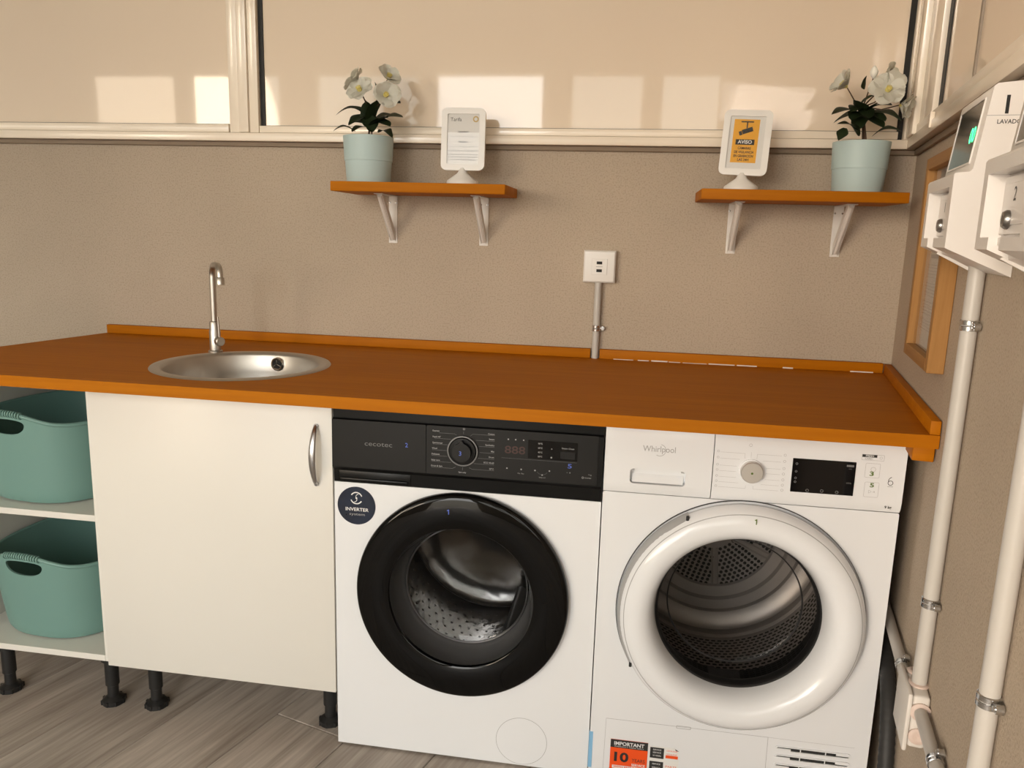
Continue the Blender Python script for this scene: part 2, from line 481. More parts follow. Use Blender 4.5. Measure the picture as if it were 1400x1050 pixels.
# ================================================================== WORKTOP
ZC, ZU = .8796, .8545
wt = thing('worktop', 'long honey-brown wooden worktop with upstand strips, over cabinets and machines', 'worktop', (0, 0, ZU))
SX, SY, SR = -.303, -.414, .2125
bm = bmesh.new()
out = [(-1.105, -.688), (1.2045, -.7135), (1.3285, -.002), (-.9575, -.002)]
hole = [(SX+.2*math.cos(2*PI*i/64), SY+.2*math.sin(2*PI*i/64)) for i in range(64)]
plate(bm, out, ZC-ZU, 0, (hole,), lambda a, b, d: (a, b, d))
finish(bm, 'slab', 'counter_wood', wt, 30)
h0 = ZC-ZU
bx('back_upstand', 'counter_wood', wt, -.9555, .5295, -.018, -.0015, h0+.0005, h0+.0265, .0015)
bx('back_upstand', 'counter_wood', wt, .5555, 1.306, -.018, -.0015, h0+.0005, h0+.0265, .0015)
bm = bmesh.new(); box(bm, .022, .724, -.0195, -.002, h0+.0005, h0+.0265, .0015)
finish(bm, 'side_upstand', 'counter_wood_y', wt, 35, (XR, 0, 0), (0, 0, ANG))
bm = bmesh.new(); box(bm, .625, .704, -.040, -.003, -.031, -.0005, .002)
finish(bm, 'batten', 'counter_wood_y', wt, 35, (XR, 0, 0), (0, 0, ANG))
bm = bmesh.new()
random.seed(8)
x = .56
while x < 1.29:
    w = random.uniform(.02, .07)
    if random.random() < .8: bx('sealant', 'caulk', wt, x, x+w, -.0205, -.0178, h0+.0003, h0+random.uniform(.0015, .004), .0006, 1)
    x += w+random.uniform(.002, .012)

# ================================================================== SINK AND TAP
sk = thing('sink', 'round brushed steel sink set into the wooden worktop', 'sink', (SX, SY, ZC))
bm = bmesh.new()
lathe(bm, [(SR, .0002), (SR-.0015, .0024), (SR-.012, .0030), (.190, .0026), (.186, .001), (.183, -.006), (.178, -.05), (.170, -.115), (.155, -.142), (.12, -.155), (.045, -.160), (.043, -.163)], n=96)
finish(bm, 'bowl', 'steel', sk, 60)
bm = bmesh.new()
lathe(bm, [(.043, -.1635), (.040, -.1600), (.034, -.1615), (.030, -.166), (.004, -.168), (.0005, -.1655)], n=40)
finish(bm, 'drain', 'chrome', sk, 40)
oa = R(88)
od = Vector((math.cos(oa), math.sin(oa), 0))
ov = thing_o = None
bm = bmesh.new()
c = od*.1785+Vector((0, 0, -.0265)); u, v = od.cross(Vector((0, 0, 1))), Vector((0, 0, 1))
rings = [ring_of(bm, c-od*h, u, v, r, 32) for r, h in ((.0185, -.006), (.0185, .002), (.016, .0045), (.0125, .004), (.0115, .001))]
skin(bm, rings, False)
ovr = finish(bm, 'overflow_ring', 'chrome', sk, 50)
bm = bmesh.new(); bm.faces.new(ring_of(bm, c-od*.0015, u, v, .0118, 24))
finish(bm, 'overflow_hole', 'drum_hole', ovr, 0)
bm = bmesh.new()
for k in range(3):
    a = R(90+120*k); tube(bm, [c-od*.003, c-od*.003+u*(.0118*math.cos(a))+v*(.0118*math.sin(a))], .0012, 6)
finish(bm, 'overflow_spoke', 'chrome', ovr, 40)

fa = thing('tap', 'brushed steel swan-neck tap with side lever behind the round sink', 'tap', (-.467, -.249, ZC))
bm = bmesh.new()
lathe(bm, [(.0185, 0), (.0185, .004), (.0145, .006), (.0142, .058), (.0130, .061), (.0130, .082), (.0085, .084)], n=32, caps=(True, True))
finish(bm, 'body', 'steel', fa, 40)
sd = Vector((.66, -.75, 0)).normalized()
pts = [Vector((0, 0, .08)), Vector((0, 0, .15)), Vector((0, 0, .205))]
for i in range(0, 9):
    t = PI*i/8*.5; pts.append(Vector((0, 0, .205))+sd*(.028*(1-math.cos(t)))+Vector((0, 0, .028*math.sin(t))))
pts.append(Vector((0, 0, .2345))+sd*.065)
for i in range(1, 8):
    t = PI/2*i/7*.95; pts.append(Vector((0, 0, .2115))+sd*(.065+.023*math.sin(t))+Vector((0, 0, .023*math.cos(t))))
pts.append(pts[-1]+Vector((0, 0, -.008))+sd*.001)
bm = bmesh.new(); tube(bm, pts, .0082, 16)
finish(bm, 'spout', 'steel', fa, 60)
e0 = pts[-1]
bm = bmesh.new(); tube(bm, [e0+Vector((0, 0, .001)), e0+Vector((0, 0, -.002)), e0+Vector((.0004, 0, -.018)), e0+Vector((.0004, 0, -.0185))], [.0085, .0108, .0108, .009], 20)
finish(bm, 'aerator', 'steel', fa, 40)
ld = Vector((.80, -.60, 0))
bm = bmesh.new(); tube(bm, [ld*.008+Vector((0, 0, .032)), ld*.020+Vector((0, 0, .032)), ld*.0202+Vector((0, 0, .032)), ld*.034+Vector((0, 0, .032)), ld*.036+Vector((0, 0, .032))], [.0085, .0085, .0122, .0122, .0105], 24)
lv = finish(bm, 'lever', 'steel', fa, 40)
bm = bmesh.new(); b0 = ld*.027+Vector((0, 0, .042)); tube(bm, [b0, b0+Vector((-.001, 0, .028)), b0+Vector((-.002, 0, .056))], [.0024, .0021, .0024], 10)
finish(bm, 'lever_pin', 'steel', lv, 40)

# ================================================================== CABINETS
def leg(parent, x, y, top=.135):
    bm = bmesh.new()
    lathe(bm, [(.027, 0), (.027, .011), (.0235, .014), (.0135, .020), (.0135, .050), (.0165, .052), (.0165, .118), (.0235, .121), (.0235, top)], (x, y, 0), n=28, caps=(True, True))
    for k in range(8):
        a = 2*PI*k/8; cx, cy = x+.0262*math.cos(a), y+.0262*math.sin(a)
        box(bm, cx-.003, cx+.003, cy-.003, cy+.003, .0008, .0125)
    return finish(bm, 'leg', 'leg_black', parent, 40)
cb = thing('base_cabinet', 'white base cabinet with one plain door under the sink', 'cabinet', (-.6, -.575, 0))
bm = bmesh.new()
box(bm, .002, .018, .001, .55, .135, .848); box(bm, .582, .598, .001, .55, .135, .848)
box(bm, .018, .582, .001, .55, .135, .151); box(bm, .018, .582, .54, .55, .151, .848)
box(bm, .018, .582, .001, .1, .832, .848)
finish(bm, 'carcass', 'laminate', cb)
dr = bx('door', 'laminate', cb, .0055, .597, -.0175, -.0005, .1365, .8475, .0012)
bm = bmesh.new()
hx = .560
P = []
for i in range(13):
    t = i/12; z = .648+.142*t
    P.append((hx+.001*t, -.0195-.026*math.sin(PI*t)**.75, z))
rings = []
for i, p in enumerate(P):
    w = .0045+.0035*math.sin(PI*i/12)
    a = Vector(p); rings.append([bm.verts.new(a+Vector((w*math.cos(2*PI*k/12), .0038*math.sin(2*PI*k/12), 0))) for k in range(12)])
skin(bm, rings)
tube(bm, [(hx, -.017, .652), (hx, -.024, .652)], .005, 12); tube(bm, [(hx+.001, -.017, .786), (hx+.001, -.024, .786)], .005, 12)
finish(bm, 'handle', 'handle_metal', dr, 60)
for x, y in ((.09, .042), (.55, .062), (.09, .50), (.55, .50)): leg(cb, x, y)

ou = thing('shelf_unit', 'open white shelf unit holding two green laundry tubs', 'shelf unit', (-1.0, -.575, 0))
for nm, a in (('side_panel', (-.045, -.0285, 0, .55, .135, .848)), ('side_panel', (.385, .400, 0, .55, .135, .848)), ('bottom_panel', (-.028, .3845, 0, .54, .135, .151)),
              ('shelf', (-.028, .3845, .002, .54, .503, .519)), ('top_panel', (-.028, .3845, 0, .54, .832, .848)), ('back_panel', (-.028, .3845, .541, .55, .135, .848))):
    bx(nm, 'laminate', ou, *a, .0008, 1)
for x, y in ((.079, .032), (.374, .034), (.079, .5), (.35, .5)): leg(ou, x, y)

# laundry tubs
def superr(t, a, b, n=2.7):
    c, s = math.cos(t), math.sin(t)
    return (a*math.copysign(abs(c)**(2/n), c), b*math.copysign(abs(s)**(2/n), s))
def make_tub():
    bm = bmesh.new(); N = 120; H = .207
    rows = []
    prof = [(0.0, .0), (.55, .0), (.84, .0), (.92, .004), (.955, .016), (.972, .035)]
    for k in range(1, 15):
        t = k/14; prof.append((.972+.10*t, .035+(H-.035)*t))
    A, B = .174, .208
    for s, z in prof:
        row = []
        for i in range(N):
            t = 2*PI*i/N; x, y = superr(t, A, B)
            g = max(0, math.cos(t+PI/2))**10+max(0, math.cos(t-PI/2))**10
            f = max(0, (z-.035)/(H-.035))
            lift = f**2*(.030*g+.004*abs(math.cos(t))**4)
            row.append(bm.verts.new((x*max(s, .001), y*max(s, .001)*1.0, z+lift)))
        rows.append(row)
    skin(bm, rows, False)
    top = rows[-1]
    bmesh.ops.recalc_face_normals(bm, faces=bm.faces[:])
    me = bpy.data.meshes.new('tub'); bm.to_mesh(me); bm.free()
    o = bpy.data.objects.new('tub_tmp', me); col.objects.link(o)
    so = o.modifiers.new('s', 'SOLIDIFY'); so.thickness = .0045; so.offset = -1
    cbm = bmesh.new()
    pts = []
    for k in range(28):
        a = 2*PI*k/28; ca, sa = math.cos(a), math.sin(a)
        pts.append((.054*math.copysign(abs(ca)**.8, ca), .205+(.017 if sa > 0 else .022)*math.copysign(abs(sa)**.9, sa)+.004*math.cos(a)**2))
    plate(cbm, pts, -.4, .4)
    bmesh.ops.recalc_face_normals(cbm, faces=cbm.faces[:])
    cm = bpy.data.meshes.new('cut'); cbm.to_mesh(cm); cbm.free()
    co = bpy.data.objects.new('cut_tmp', cm); col.objects.link(co)
    bo = o.modifiers.new('b', 'BOOLEAN'); bo.object = co; bo.operation = 'DIFFERENCE'; bo.solver = 'EXACT'
    dg = bpy.context.evaluated_depsgraph_get()
    res = bpy.data.meshes.new_from_object(o.evaluated_get(dg))
    rim_pts = [me.vertices[(len(prof)-1)*N+i].co.copy() for i in range(N)]
    bpy.data.objects.remove(o); bpy.data.objects.remove(co)
    res.materials.clear(); res.materials.append(MATS['tub_green'])
    res.shade_smooth(); res.set_sharp_from_angle(angle=R(40))
    # rim bead
    bm = bmesh.new(); rings = []
    for i in range(N):
        p = rim_pts[i]; d = (rim_pts[(i+1) % N]-rim_pts[i-1]).normalized()
        u = d.cross(Vector((0, 0, 1))).normalized(); v = u.cross(d)
        rings.append(ring_of(bm, p, u, v, .0052, 10))
    skin(bm, rings+[rings[0]], False)
    bmesh.ops.recalc_face_normals(bm, faces=bm.faces[:])
    rim = bpy.data.meshes.new('rim'); bm.to_mesh(rim); bm.free(); rim.materials.append(MATS['tub_green']); rim.shade_smooth()
    # grip ribs on both handles
    grips = []
    for sgn in (-1, 1):
        bm = bmesh.new()
        side = sorted((p for p in rim_pts if p.y*sgn > 0), key=lambda q: q.x)
        for k in range(15):
            x = -.049+.007*k
            j = next(i for i in range(1, len(side)) if side[i].x >= x)
            f = (x-side[j-1].x)/(side[j].x-side[j-1].x); p = side[j-1].lerp(side[j], f)
            tube(bm, [p+Vector((-.0020, 0, 0)), p+Vector((.0020, 0, 0))], .0086, 10)
        g = bpy.data.meshes.new('grip'); bmesh.ops.recalc_face_normals(bm, faces=bm.faces[:]); bm.to_mesh(g); bm.free()
        g.materials.append(MATS['tub_green']); grips.append(g)
    return res, rim, grips
tubm, rimm, gripm = make_tub()
for lab, x, y, z, rz in (('sage green laundry tub on the upper shelf', -.824, -.343, .5195, -6), ('sage green laundry tub on the bottom shelf near the floor', -.822, -.340, .1515, -4)):
    t = thing('laundry_tub', lab, 'laundry tub', (x, y, z), R(rz), 'laundry tubs in the shelf unit')
    link('shell', tubm, t); link('rim', rimm, t)
    for g in gripm: link('grip', g, t)

# ================================================================== WASHING MACHINE
YW = -.590
wm = thing('washing_machine', 'white washing machine with black control panel and black round door', 'washing machine', (0, YW, 0))
DCX, DCZ = .297, .417
bm = bmesh.new()
plate(bm, [(.0, .006), (.597, .006), (.597, .660), (0, .660)], 0, .012, (circle_pts(DCX, DCZ, .19, 72),))
finish(bm, 'front_panel', 'appliance', wm, 30)
bm = bmesh.new()
box(bm, .0005, .012, .0125, .50, .012, .66); box(bm, .585, .5965, .0125, .50, .012, .66)
box(bm, .0005, .5965, .0125, .50, .6605, .842, .003); box(bm, .012, .585, .49, .50, .012, .66)
finish(bm, 'housing', 'appliance', wm, 30)
bx('base_tray', 'leg_black', wm, .013, .584, .02, .48, .0125, .022)
for x, y in ((.05, .05), (.547, .05), (.05, .45), (.547, .45)):
    bm = bmesh.new(); lathe(bm, [(.02, 0), (.02, .005), (.01, .006), (.01, .0122)], (x, y, 0), n=20, caps=(True, True)); finish(bm, 'foot', 'leg_black', wm, 30)
# black control panel
bm = bmesh.new()
prism_x(bm, [(0, .842), (-.003, .842), (-.003, .8085), (-.0125, .806), (-.0135, .699), (-.004, .690), (-.0015, .6615), (0, .6615)], .001, .5965)
pn = finish(bm, 'control_panel', 'panel_black', wm, 30)
bm = bmesh.new(); plate(bm, rrect(.0035, .2145, .7005, .8075, .003, 3), -.0150, -.0125)
dw = finish(bm, 'detergent_drawer', 'face_black', wm, 30)
bm = bmesh.new(); plate(bm, rrect(.2163, .5855, .7005, .8075, .002, 3), -.0148, -.0125)
fp = finish(bm, 'fascia', 'face_black', wm, 30)
bm = bmesh.new(); box(bm, .016, .172, -.0085, -.002, .667, .6735, .003); box(bm, .012, .178, -.0045, -.0018, .664, .689, .002)
finish(bm, 'drawer_grip', 'panel_black', dw, 40)
# knob
kc = (.2968, .7563)
bm = bmesh.new(); lathe(bm, [(.0322, -.0149), (.0335, -.0165), (.0335, -.020), (.0308, -.0205), (.0302, -.0165)], (kc[0], 0, kc[1]), 'y', 56)
kb = finish(bm, 'dial_ring', 'print_dim', wm, 40)
bm = bmesh.new(); lathe(bm, [(.0298, -.0150), (.0296, -.021), (.0285, -.0225), (.0222, -.023)], (kc[0], 0, kc[1]), 'y', 56, (False, True))
kn = finish(bm, 'dial', 'panel_black', wm, 40)
bm = bmesh.new()
pt = [(kc[0]+.0205*math.cos(R(a)), kc[1]+.0205*math.sin(R(a))) for a in range(-255, 76, 6)]+[(kc[0]+.0012, kc[1]+.0252), (kc[0]-.0012, kc[1]+.0252)]
plate(bm, pt, -.033, -.0231)
bmesh.ops.recalc_face_normals(bm, faces=bm.faces[:])
finish(bm, 'dial_cap', 'face_black', kn, 30)
# printed legend
yp = -.0153
bm = bmesh.new()
text(bm, 'cecotec', .1080, .7570, .0105, yp, bold=0, width=.0625)
finish(bm, 'logo_lettering', 'print_dim', dw, 0)
bm = bmesh.new(); text(bm, '2', .1716, .7592, .0095, yp, bold=.01); finish(bm, 'blue_number', 'print_blue', dw, 0)
bm = bmesh.new(); text(bm, '3', kc[0]-.002, kc[1]-.002, .0095, -.0333, bold=.01); finish(bm, 'blue_number', 'print_blue', kn, 0)
bm = bmesh.new(); text(bm, '5', .5276, .7386, .0095, yp, bold=.01, width=.0085); finish(bm, 'blue_number', 'print_blue', fp, 0)
bm = bmesh.new()
LL = [('Express', .2294, .7966, (.2440, .7925), (.2775, .7925), (.2825, .7900)), ("Rapid 45'", .2294, .7834, (.2340, .7800), (.2703, .7800), None), ('Sportswear', .2294, .7702, (.2300, .7670), (.2628, .7670), None),
      ('Wool', .2285, .7576, (.2290, .7540), (.2615, .7540), None), ('Delicates', .2275, .7447, (.2280, .7412), (.2624, .7412), None), ('Baby care', .2272, .7314, (.2280, .7282), (.2711, .7282), None), ('Drum & Spin', .2267, .7183, (.2275, .7150), (.2740, .7150), (.2813, .7190))]
for s, x, z, a, b, c in LL: text(bm, s, x, z, .0034, yp, 'LEFT', .012)
RL = [('Cotton', .7971, (.3180, .7945), (.3123, .7899)), ('Steam', .7856, (.3246, .7815), None), ('Synthetics', .7725, (.3317, .7685), None), ('Mix', .7589, (.3335, .7550), None), ('Drum', .746, (.3300, .7420), None), ('ECO 40-60', .7333, (.3211, .7295), None), ('20°C', .720, (.3180, .7165), (.3113, .7192))]
for s, z, a, c in RL: text(bm, s, .3652, z, .0034, yp, 'RIGHT', .012)
text(bm, 'Spin only', .2961, .7078, .0032, yp, bold=.01)
for s, z in (('90°C', .7835), ('60°C', .7740), ('40°C', .7646), ('20°C', .7554)): text(bm, s, .4637, z, .0032, -.01535, bold=.02)
text(bm, 'Steam Clean', .5224, .7767, .0032, -.01535, bold=.01, width=.026)
annulus(bm, .2983, .8043, .0015, .0023, yp, 20)
for x, z in ((.3949, .7887), (.4107, .7889), (.4278, .7888)): disc(bm, x, z, .0016, yp, 10)
disc(bm, .4881, .7737, .0013, -.01535, 8); disc(bm, .4879, .7550, .0018, -.01535, 8)
for x, z in ((.3936, .7248), (.4244, .7243), (.4541, .7242), (.4849, .7252), (.4697, .7152)): disc(bm, x, z, .0017, yp, 10)
text(bm, 'Min  Max', .4238, .7150, .0026, yp); text(bm, 'Delay end', .4699, .7096, .0024, yp); text(bm, '9 kg', .5740, .7229, .0028, yp, 'RIGHT'); text(bm, 'inverter', .5740, .7161, .0030, yp, 'RIGHT', .01)
annulus(bm, .5560, .7161, .0014, .0024, yp, 16)
finish(bm, 'legend', 'print_grey', fp, 0)
bm = bmesh.new()
for s, x, z, a, b, c in LL:
    line(bm, a, b, .0005, yp)
    if c: line(bm, b, c, .0005, yp)
for s, z, a, c in RL:
    line(bm, a, (.3655, a[1]), .0005, yp)
    if c: line(bm, c, a, .0005, yp)
line(bm, (.2975, .7935), (.2978, .7995), .0005, yp); line(bm, (.2965, .7125), (.2967, .7195), .0005, yp)
annulus(bm, .4697, .729, .013, .0134, yp, 24, 215, 325)
disc(bm, .5225, .7246, .0014, yp, 3); disc(bm, .5285, .7246, .0016, yp, 10)
line(bm, (.3812, .7472), (.5421, .7472), .0004, yp)
finish(bm, 'legend_lines', 'print_dim', fp, 0)
bm = bmesh.new(); plate(bm, rrect(.4376, .5429, .7500, .7905, .001, 2), -.0152, -.0147); finish(bm, 'gloss_window', 'gloss_black', fp, 0)
bm = bmesh.new(); plate(bm, rrect(.5068, .5375, .7541, .7692, .001, 2), -.0156, -.0151); finish(bm, 'button', 'face_black', fp, 0)
bm = bmesh.new(); text(bm, '888', .4098, .765, .0165, yp, bold=.01, width=.044); finish(bm, 'unlit_digits', 'led_dim', fp, 0)
# round sticker
bm = bmesh.new(); plate(bm, circle_pts(.0515, .6065, .0445, 48), -.0007, -.0001); st = finish(bm, 'round_sticker', 'sticker_blue', wm, 30)
bm = bmesh.new()
text(bm, 'INVERTER', .0525, .5975, .0078, -.0010, bold=.015, width=.054)
annulus(bm, .0515, .6245, .0120, .0145, -.0010, 20, 20, 150); annulus(bm, .0515, .6245, .0120, .0145, -.0010, 20, 200, 330)
disc(bm, .0515, .6245, .0022, -.0010, 12)
annulus(bm, .0565, .6275, .0055, .0068, -.0010, 12, 90, 200); annulus(bm, .0465, .6215, .0055, .0068, -.0010, 12, 270, 380)
finish(bm, 'sticker_lettering', 'print_white', st, 0)
bm = bmesh.new(); text(bm, 'system', .0530, .5865, .0060, -.0010, width=.036); finish(bm, 'sticker_small_lettering', 'print_grey', st, 0)
# filter flap
bm = bmesh.new(); annulus(bm, .443, .068, .0585, .0595, -.0004, 64); box(bm, .432, .452, -.0005, .001, .1225, .1233); box(bm, .432, .452, -.0005, .001, .1165, .1172)
box(bm, .432, .4327, -.0005, .001, .1165, .1233); box(bm, .4513, .452, -.0005, .001, .1165, .1233)
finish(bm, 'filter_flap_seam', 'print_soft', wm, 0)
bm = bmesh.new(); plate(bm, circle_pts(.443, .068, .0585, 64), -.0006, -.0001); finish(bm, 'filter_flap', 'appliance', wm, 30)
# door
bm = bmesh.new()
lathe(bm, [(.240, -.001), (.2418, -.010), (.2405, -.018), (.2375, -.0218), (.230, -.0238), (.205, -.0256), (.186, -.0266), (.184, -.0262), (.1675, -.0262), (.1645, -.0245), (.164, -.020), (.166, -.004)], (DCX, 0, DCZ), 'y', 120)
do = finish(bm, 'door', 'gloss_black', wm, 50)
bm = bmesh.new()
lathe(bm, [(.163, -.026), (.161, -.014), (.155, .010), (.148, .036), (.1435, .045), (.138, .048), (.120, .052), (.08, .057), (.03, .059), (.002, .0592)], (DCX, 0, DCZ), 'y', 96, (False, True))
finish(bm, 'glass_bowl', 'bowl_glass', do, 60)
bm = bmesh.new(); lathe(bm, [(.1645, -.020), (.1655, .004), (.1600, .022), (.1535, .040), (.1500, .0455), (.1460, .0495), (.1450, .055), (.155, .056), (.19, .03), (.19, .005)], (DCX, 0, DCZ), 'y', 96)
finish(bm, 'door_seal', 'door_gasket', wm, 50)
bm = bmesh.new(); lathe(bm, [(.1437, .0458), (.1425, .0485), (.1400, .0490), (.1410, .0462)], (DCX, 0, DCZ), 'y', 96)
finish(bm, 'glass_rim', 'handle_metal', do, 60)
bm = bmesh.new(); one(bm, .2700, .6193, .0110, -.0268); finish(bm, 'blue_number', 'print_blue', do, 0)
# drum
bm = bmesh.new()
rr = lathe(bm, [(.150, .056), (.185, .060), (.225, .075), (.228, .10), (.228, .40)], (DCX, 0, DCZ), 'y', 72)
dm = finish(bm, 'drum', 'drum_steel', wm, 50)
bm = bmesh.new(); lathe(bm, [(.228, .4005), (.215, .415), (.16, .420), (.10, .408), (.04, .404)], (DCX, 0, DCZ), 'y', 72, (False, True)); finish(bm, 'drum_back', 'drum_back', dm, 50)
for k in range(3):
    bm = bmesh.new()
    a = R(-62+120*k); ca, sa = math.cos(a), math.sin(a); ta, tb = -sa, ca
    prof = [(.226, .032), (.195, .020), (.172, .008), (.170, 0), (.172, -.008), (.195, -.020), (.226, -.032)]
    for y0, y1 in ((.12, .38),):
        f = [bm.verts.new((DCX+r_*ca+w*ta, y0, DCZ+r_*sa+w*tb)) for r_, w in prof]; g = [bm.verts.new((DCX+r_*ca+w*ta, y1, DCZ+r_*sa+w*tb)) for r_, w in prof]
        for i in range(6): bm.faces.new((f[i], f[i+1], g[i+1], g[i]))
        bm.faces.new(f[::-1]); bm.faces.new(g)
    finish(bm, 'drum_lifter', 'dark_plastic', dm, 50)
bm = bmesh.new()
for ia in range(60):
    for iy in range(9):
        a = 2*PI*(ia+.5*(iy % 2))/60; y = .11+.03*iy
        c = Vector((DCX+.2272*math.cos(a), y, DCZ+.2272*math.sin(a))); u = Vector((-math.sin(a), 0, math.cos(a)))
        bm.faces.new(ring_of(bm, c, u, Vector((0, 1, 0)), .0034, 6))
o = finish(bm, 'drum_perforations', 'drum_hole', dm, 0); o['kind'] = 'stuff'

# ================================================================== TUMBLE DRYER
YD, XD = -.597, .5985
td = thing('tumble_dryer', 'all-white tumble dryer with wide white door ring beside the right wall', 'tumble dryer', (XD, YD, 0))
CX, CZ = .299, .434
bm = bmesh.new()
plate(bm, rrect(.001, .594, .02, .688, .004, 3), 0, .012, (circle_pts(CX, CZ, .205, 72),))
finish(bm, 'front_panel', 'appliance', td, 30)
bm = bmesh.new()
box(bm, .001, .012, .0125, .57, .012, .688); box(bm, .583, .594, .0125, .57, .012, .688); box(bm, .012, .583, .56, .57, .012, .688)
box(bm, .001, .594, .0125, .57, .6885, .838, .004); box(bm, .012, .583, .0125, .56, .012, .02)
box(bm, .0, .595, .0, .575, .8385, .848, .003)
finish(bm, 'housing', 'appliance', td, 30)
for x, y in ((.05, .05), (.545, .05), (.05, .52), (.545, .52)):
    bm = bmesh.new(); lathe(bm, [(.02, 0), (.02, .005), (.01, .006), (.01, .0115)], (x, y, 0), n=20, caps=(True, True)); finish(bm, 'foot', 'leg_black', td, 30)
# control fascia
bm = bmesh.new()
sec = [(.012, .838), (-.001, .838), (-.0055, .822), (-.0065, .80), (-.0065, .712), (-.0045, .698), (.0, .6895), (.012, .6895)]
prism_x(bm, sec, .2232, .5935)
fa2 = finish(bm, 'fascia', 'appliance_gloss', td, 25)
bm = bmesh.new(); prism_x(bm, sec, .0015, .2215)
bmesh.ops.recalc_face_normals(bm, faces=bm.faces[:])
dw2 = finish(bm, 'water_drawer', 'appliance_gloss', td, 25)
# recessed grip, as a tray let into a cut in the drawer
def cut(o, pts, y0, y1):
    cbm = bmesh.new(); plate(cbm, pts, y0, y1); bmesh.ops.recalc_face_normals(cbm, faces=cbm.faces[:])
    cm = bpy.data.meshes.new('cut'); cbm.to_mesh(cm); cbm.free()
    co = bpy.data.objects.new('cut_tmp', cm); col.objects.link(co)
    par = o.parent; o.parent = None
    bo = o.modifiers.new('b', 'BOOLEAN'); bo.object = co; bo.operation = 'DIFFERENCE'; bo.solver = 'EXACT'
    dg = bpy.context.evaluated_depsgraph_get(); res = bpy.data.meshes.new_from_object(o.evaluated_get(dg))
    o.modifiers.clear(); old = o.data; o.data = res; res.name = old.name
    res.shade_smooth(); res.set_sharp_from_angle(angle=R(25))
    bpy.data.objects.remove(co); o.parent = par
cut(dw2, rrect(.0555, .1690, .7115, .7442, .008, 6), -.03, .009)
bm = bmesh.new(); prism_x(bm, [(.0085, .7125), (.0015, .7125), (-.0005, .7135), (.003, .722), (.0085, .730)], .0600, .1650)
finish(bm, 'grip_lip', 'appliance_gloss', dw2, 60)
for a, b in ((.0580, .0640), (.1600, .1665)): bx('grip_corner', 'print_soft', dw2, a, b, -.0062, .0085, .7405, .7438)
yp = -.0069
bm = bmesh.new(); text(bm, 'Whirlpool', .1127, .7885, .0125, yp, bold=.004, width=.0667)
tube_pts = []
annulus(bm, .1135, .787, .0118, .0128, yp, 20, -120, 80)
finish(bm, 'logo_lettering', 'print_soft', dw2, 0)
kc2 = (.2985, .7568)
bm = bmesh.new(); lathe(bm, [(.0245, -.0066), (.0245, -.010), (.0222, -.0105)], (kc2[0], 0, kc2[1]), 'y', 56); finish(bm, 'dial_ring', 'appliance_gloss', td, 40)
bm = bmesh.new(); lathe(bm, [(.0222, -.0066), (.0220, -.0215), (.0208, -.0228)], (kc2[0], 0, kc2[1]), 'y', 64, (False, True)); k2 = finish(bm, 'dial', 'knob_metal', td, 40)
bm = bmesh.new(); disc(bm, kc2[0], kc2[1]-.001, .0024, -.0230, 10); finish(bm, 'green_dot', 'print_green', k2, 0)
bm = bmesh.new()
lz = [.7925, .7795, .7645, .7530, .7405, .7293, .7186]
for i, z in enumerate(lz):
    xe = (.2838, .2749, .2700, .2690, .2700, .2749, .2900)[i]
    line(bm, (.2355, z), (xe, z), .0004, yp); annulus(bm, .2312, z+.0015, .0018, .0024, yp, 12)
    xe = (.3082, .3200, .3270, .3280, .3270, .3200, .3050)[i]
    line(bm, (xe, z), (.3556, z), .0004, yp); annulus(bm, .3622, z+.002, .0021, .0027, yp, 12)
line(bm, (.2838, .7925), (.2842, .7820), .0004, yp); line(bm, (.3082, .7925), (.3078, .7820), .0004, yp)
line(bm, (.2960, .7960), (.2962, .7830), .0004, yp); annulus(bm, .2938, .8105, .0026, .0032, yp, 14)
line(bm, (.2900, .7186), (.2900, .7250), .0004, yp); line(bm, (.3050, .7186), (.3050, .7250), .0004, yp)
for x0, x1, z0, z1 in ((.5175, .5450, .7604, .7897), (.5197, .5467, .7201, .7508)):
    P = rrect(x0, x1, z0, z1, .002, 2)
    for i in range(len(P)): line(bm, P[i], P[(i+1) % len(P)], .0005, yp)
annulus(bm, .5325, .7775, .0042, .0048, yp, 16)
P = rrect(.5085, .5505, .7960, .8075, .0005, 1)
for i in range(len(P)): line(bm, P[i], P[(i+1) % len(P)], .0005, yp)
annulus(bm, .5445, .8018, .0022, .0027, yp, 12); text(bm, 'CARE+', .5222, .7988, .0036, yp, bold=.02)
for a, b in (((.5285, .7345), (.5285, .7280)), ((.5285, .7345), (.5340, .7312)), ((.5285, .7280), (.5340, .7312))): line(bm, a, b, .0005, yp)
line(bm, (.5375, .7330), (.5375, .7295), .0008, yp); line(bm, (.5395, .7330), (.5395, .7295), .0008, yp)
finish(bm, 'legend', 'print_soft', fa2, 0)
bm = bmesh.new()
quad(bm, [(.5090, yp-.0001, .8020), (.5370, yp-.0001, .8020), (.5370, yp-.0001, .8074), (.5090, yp-.0001, .8074)])
annulus(bm, .5676, .7520, .0040, .0052, yp, 18); annulus(bm, .5720, .7560, .0080, .0092, yp, 12, 110, 190); line(bm, (.5625, .7445), (.5730, .7445), .0006, yp)
text(bm, '9 kg', .5684, .7010, .0055, yp, bold=.02)
finish(bm, 'dark_print', 'print_black', fa2, 0)
bm = bmesh.new(); text(bm, 'FRESH', .5230, .8047, .0040, yp-.0003, bold=.02); finish(bm, 'badge_lettering', 'print_white', fa2, 0)
bm = bmesh.new(); text(bm, '3', .5305, .7680, .0085, yp-.0002, bold=.03, width=.008); text(bm, '5', .5335, .7445, .0085, yp-.0002, bold=.03, width=.008); finish(bm, 'green_number', 'print_green', fa2, 0)
bm = bmesh.new(); plate(bm, rrect(.3780, .4993, .7197, .7900, .0008, 2), -.0078, -.0064); ds = finish(bm, 'display', 'display_black', td, 30)
bm = bmesh.new()
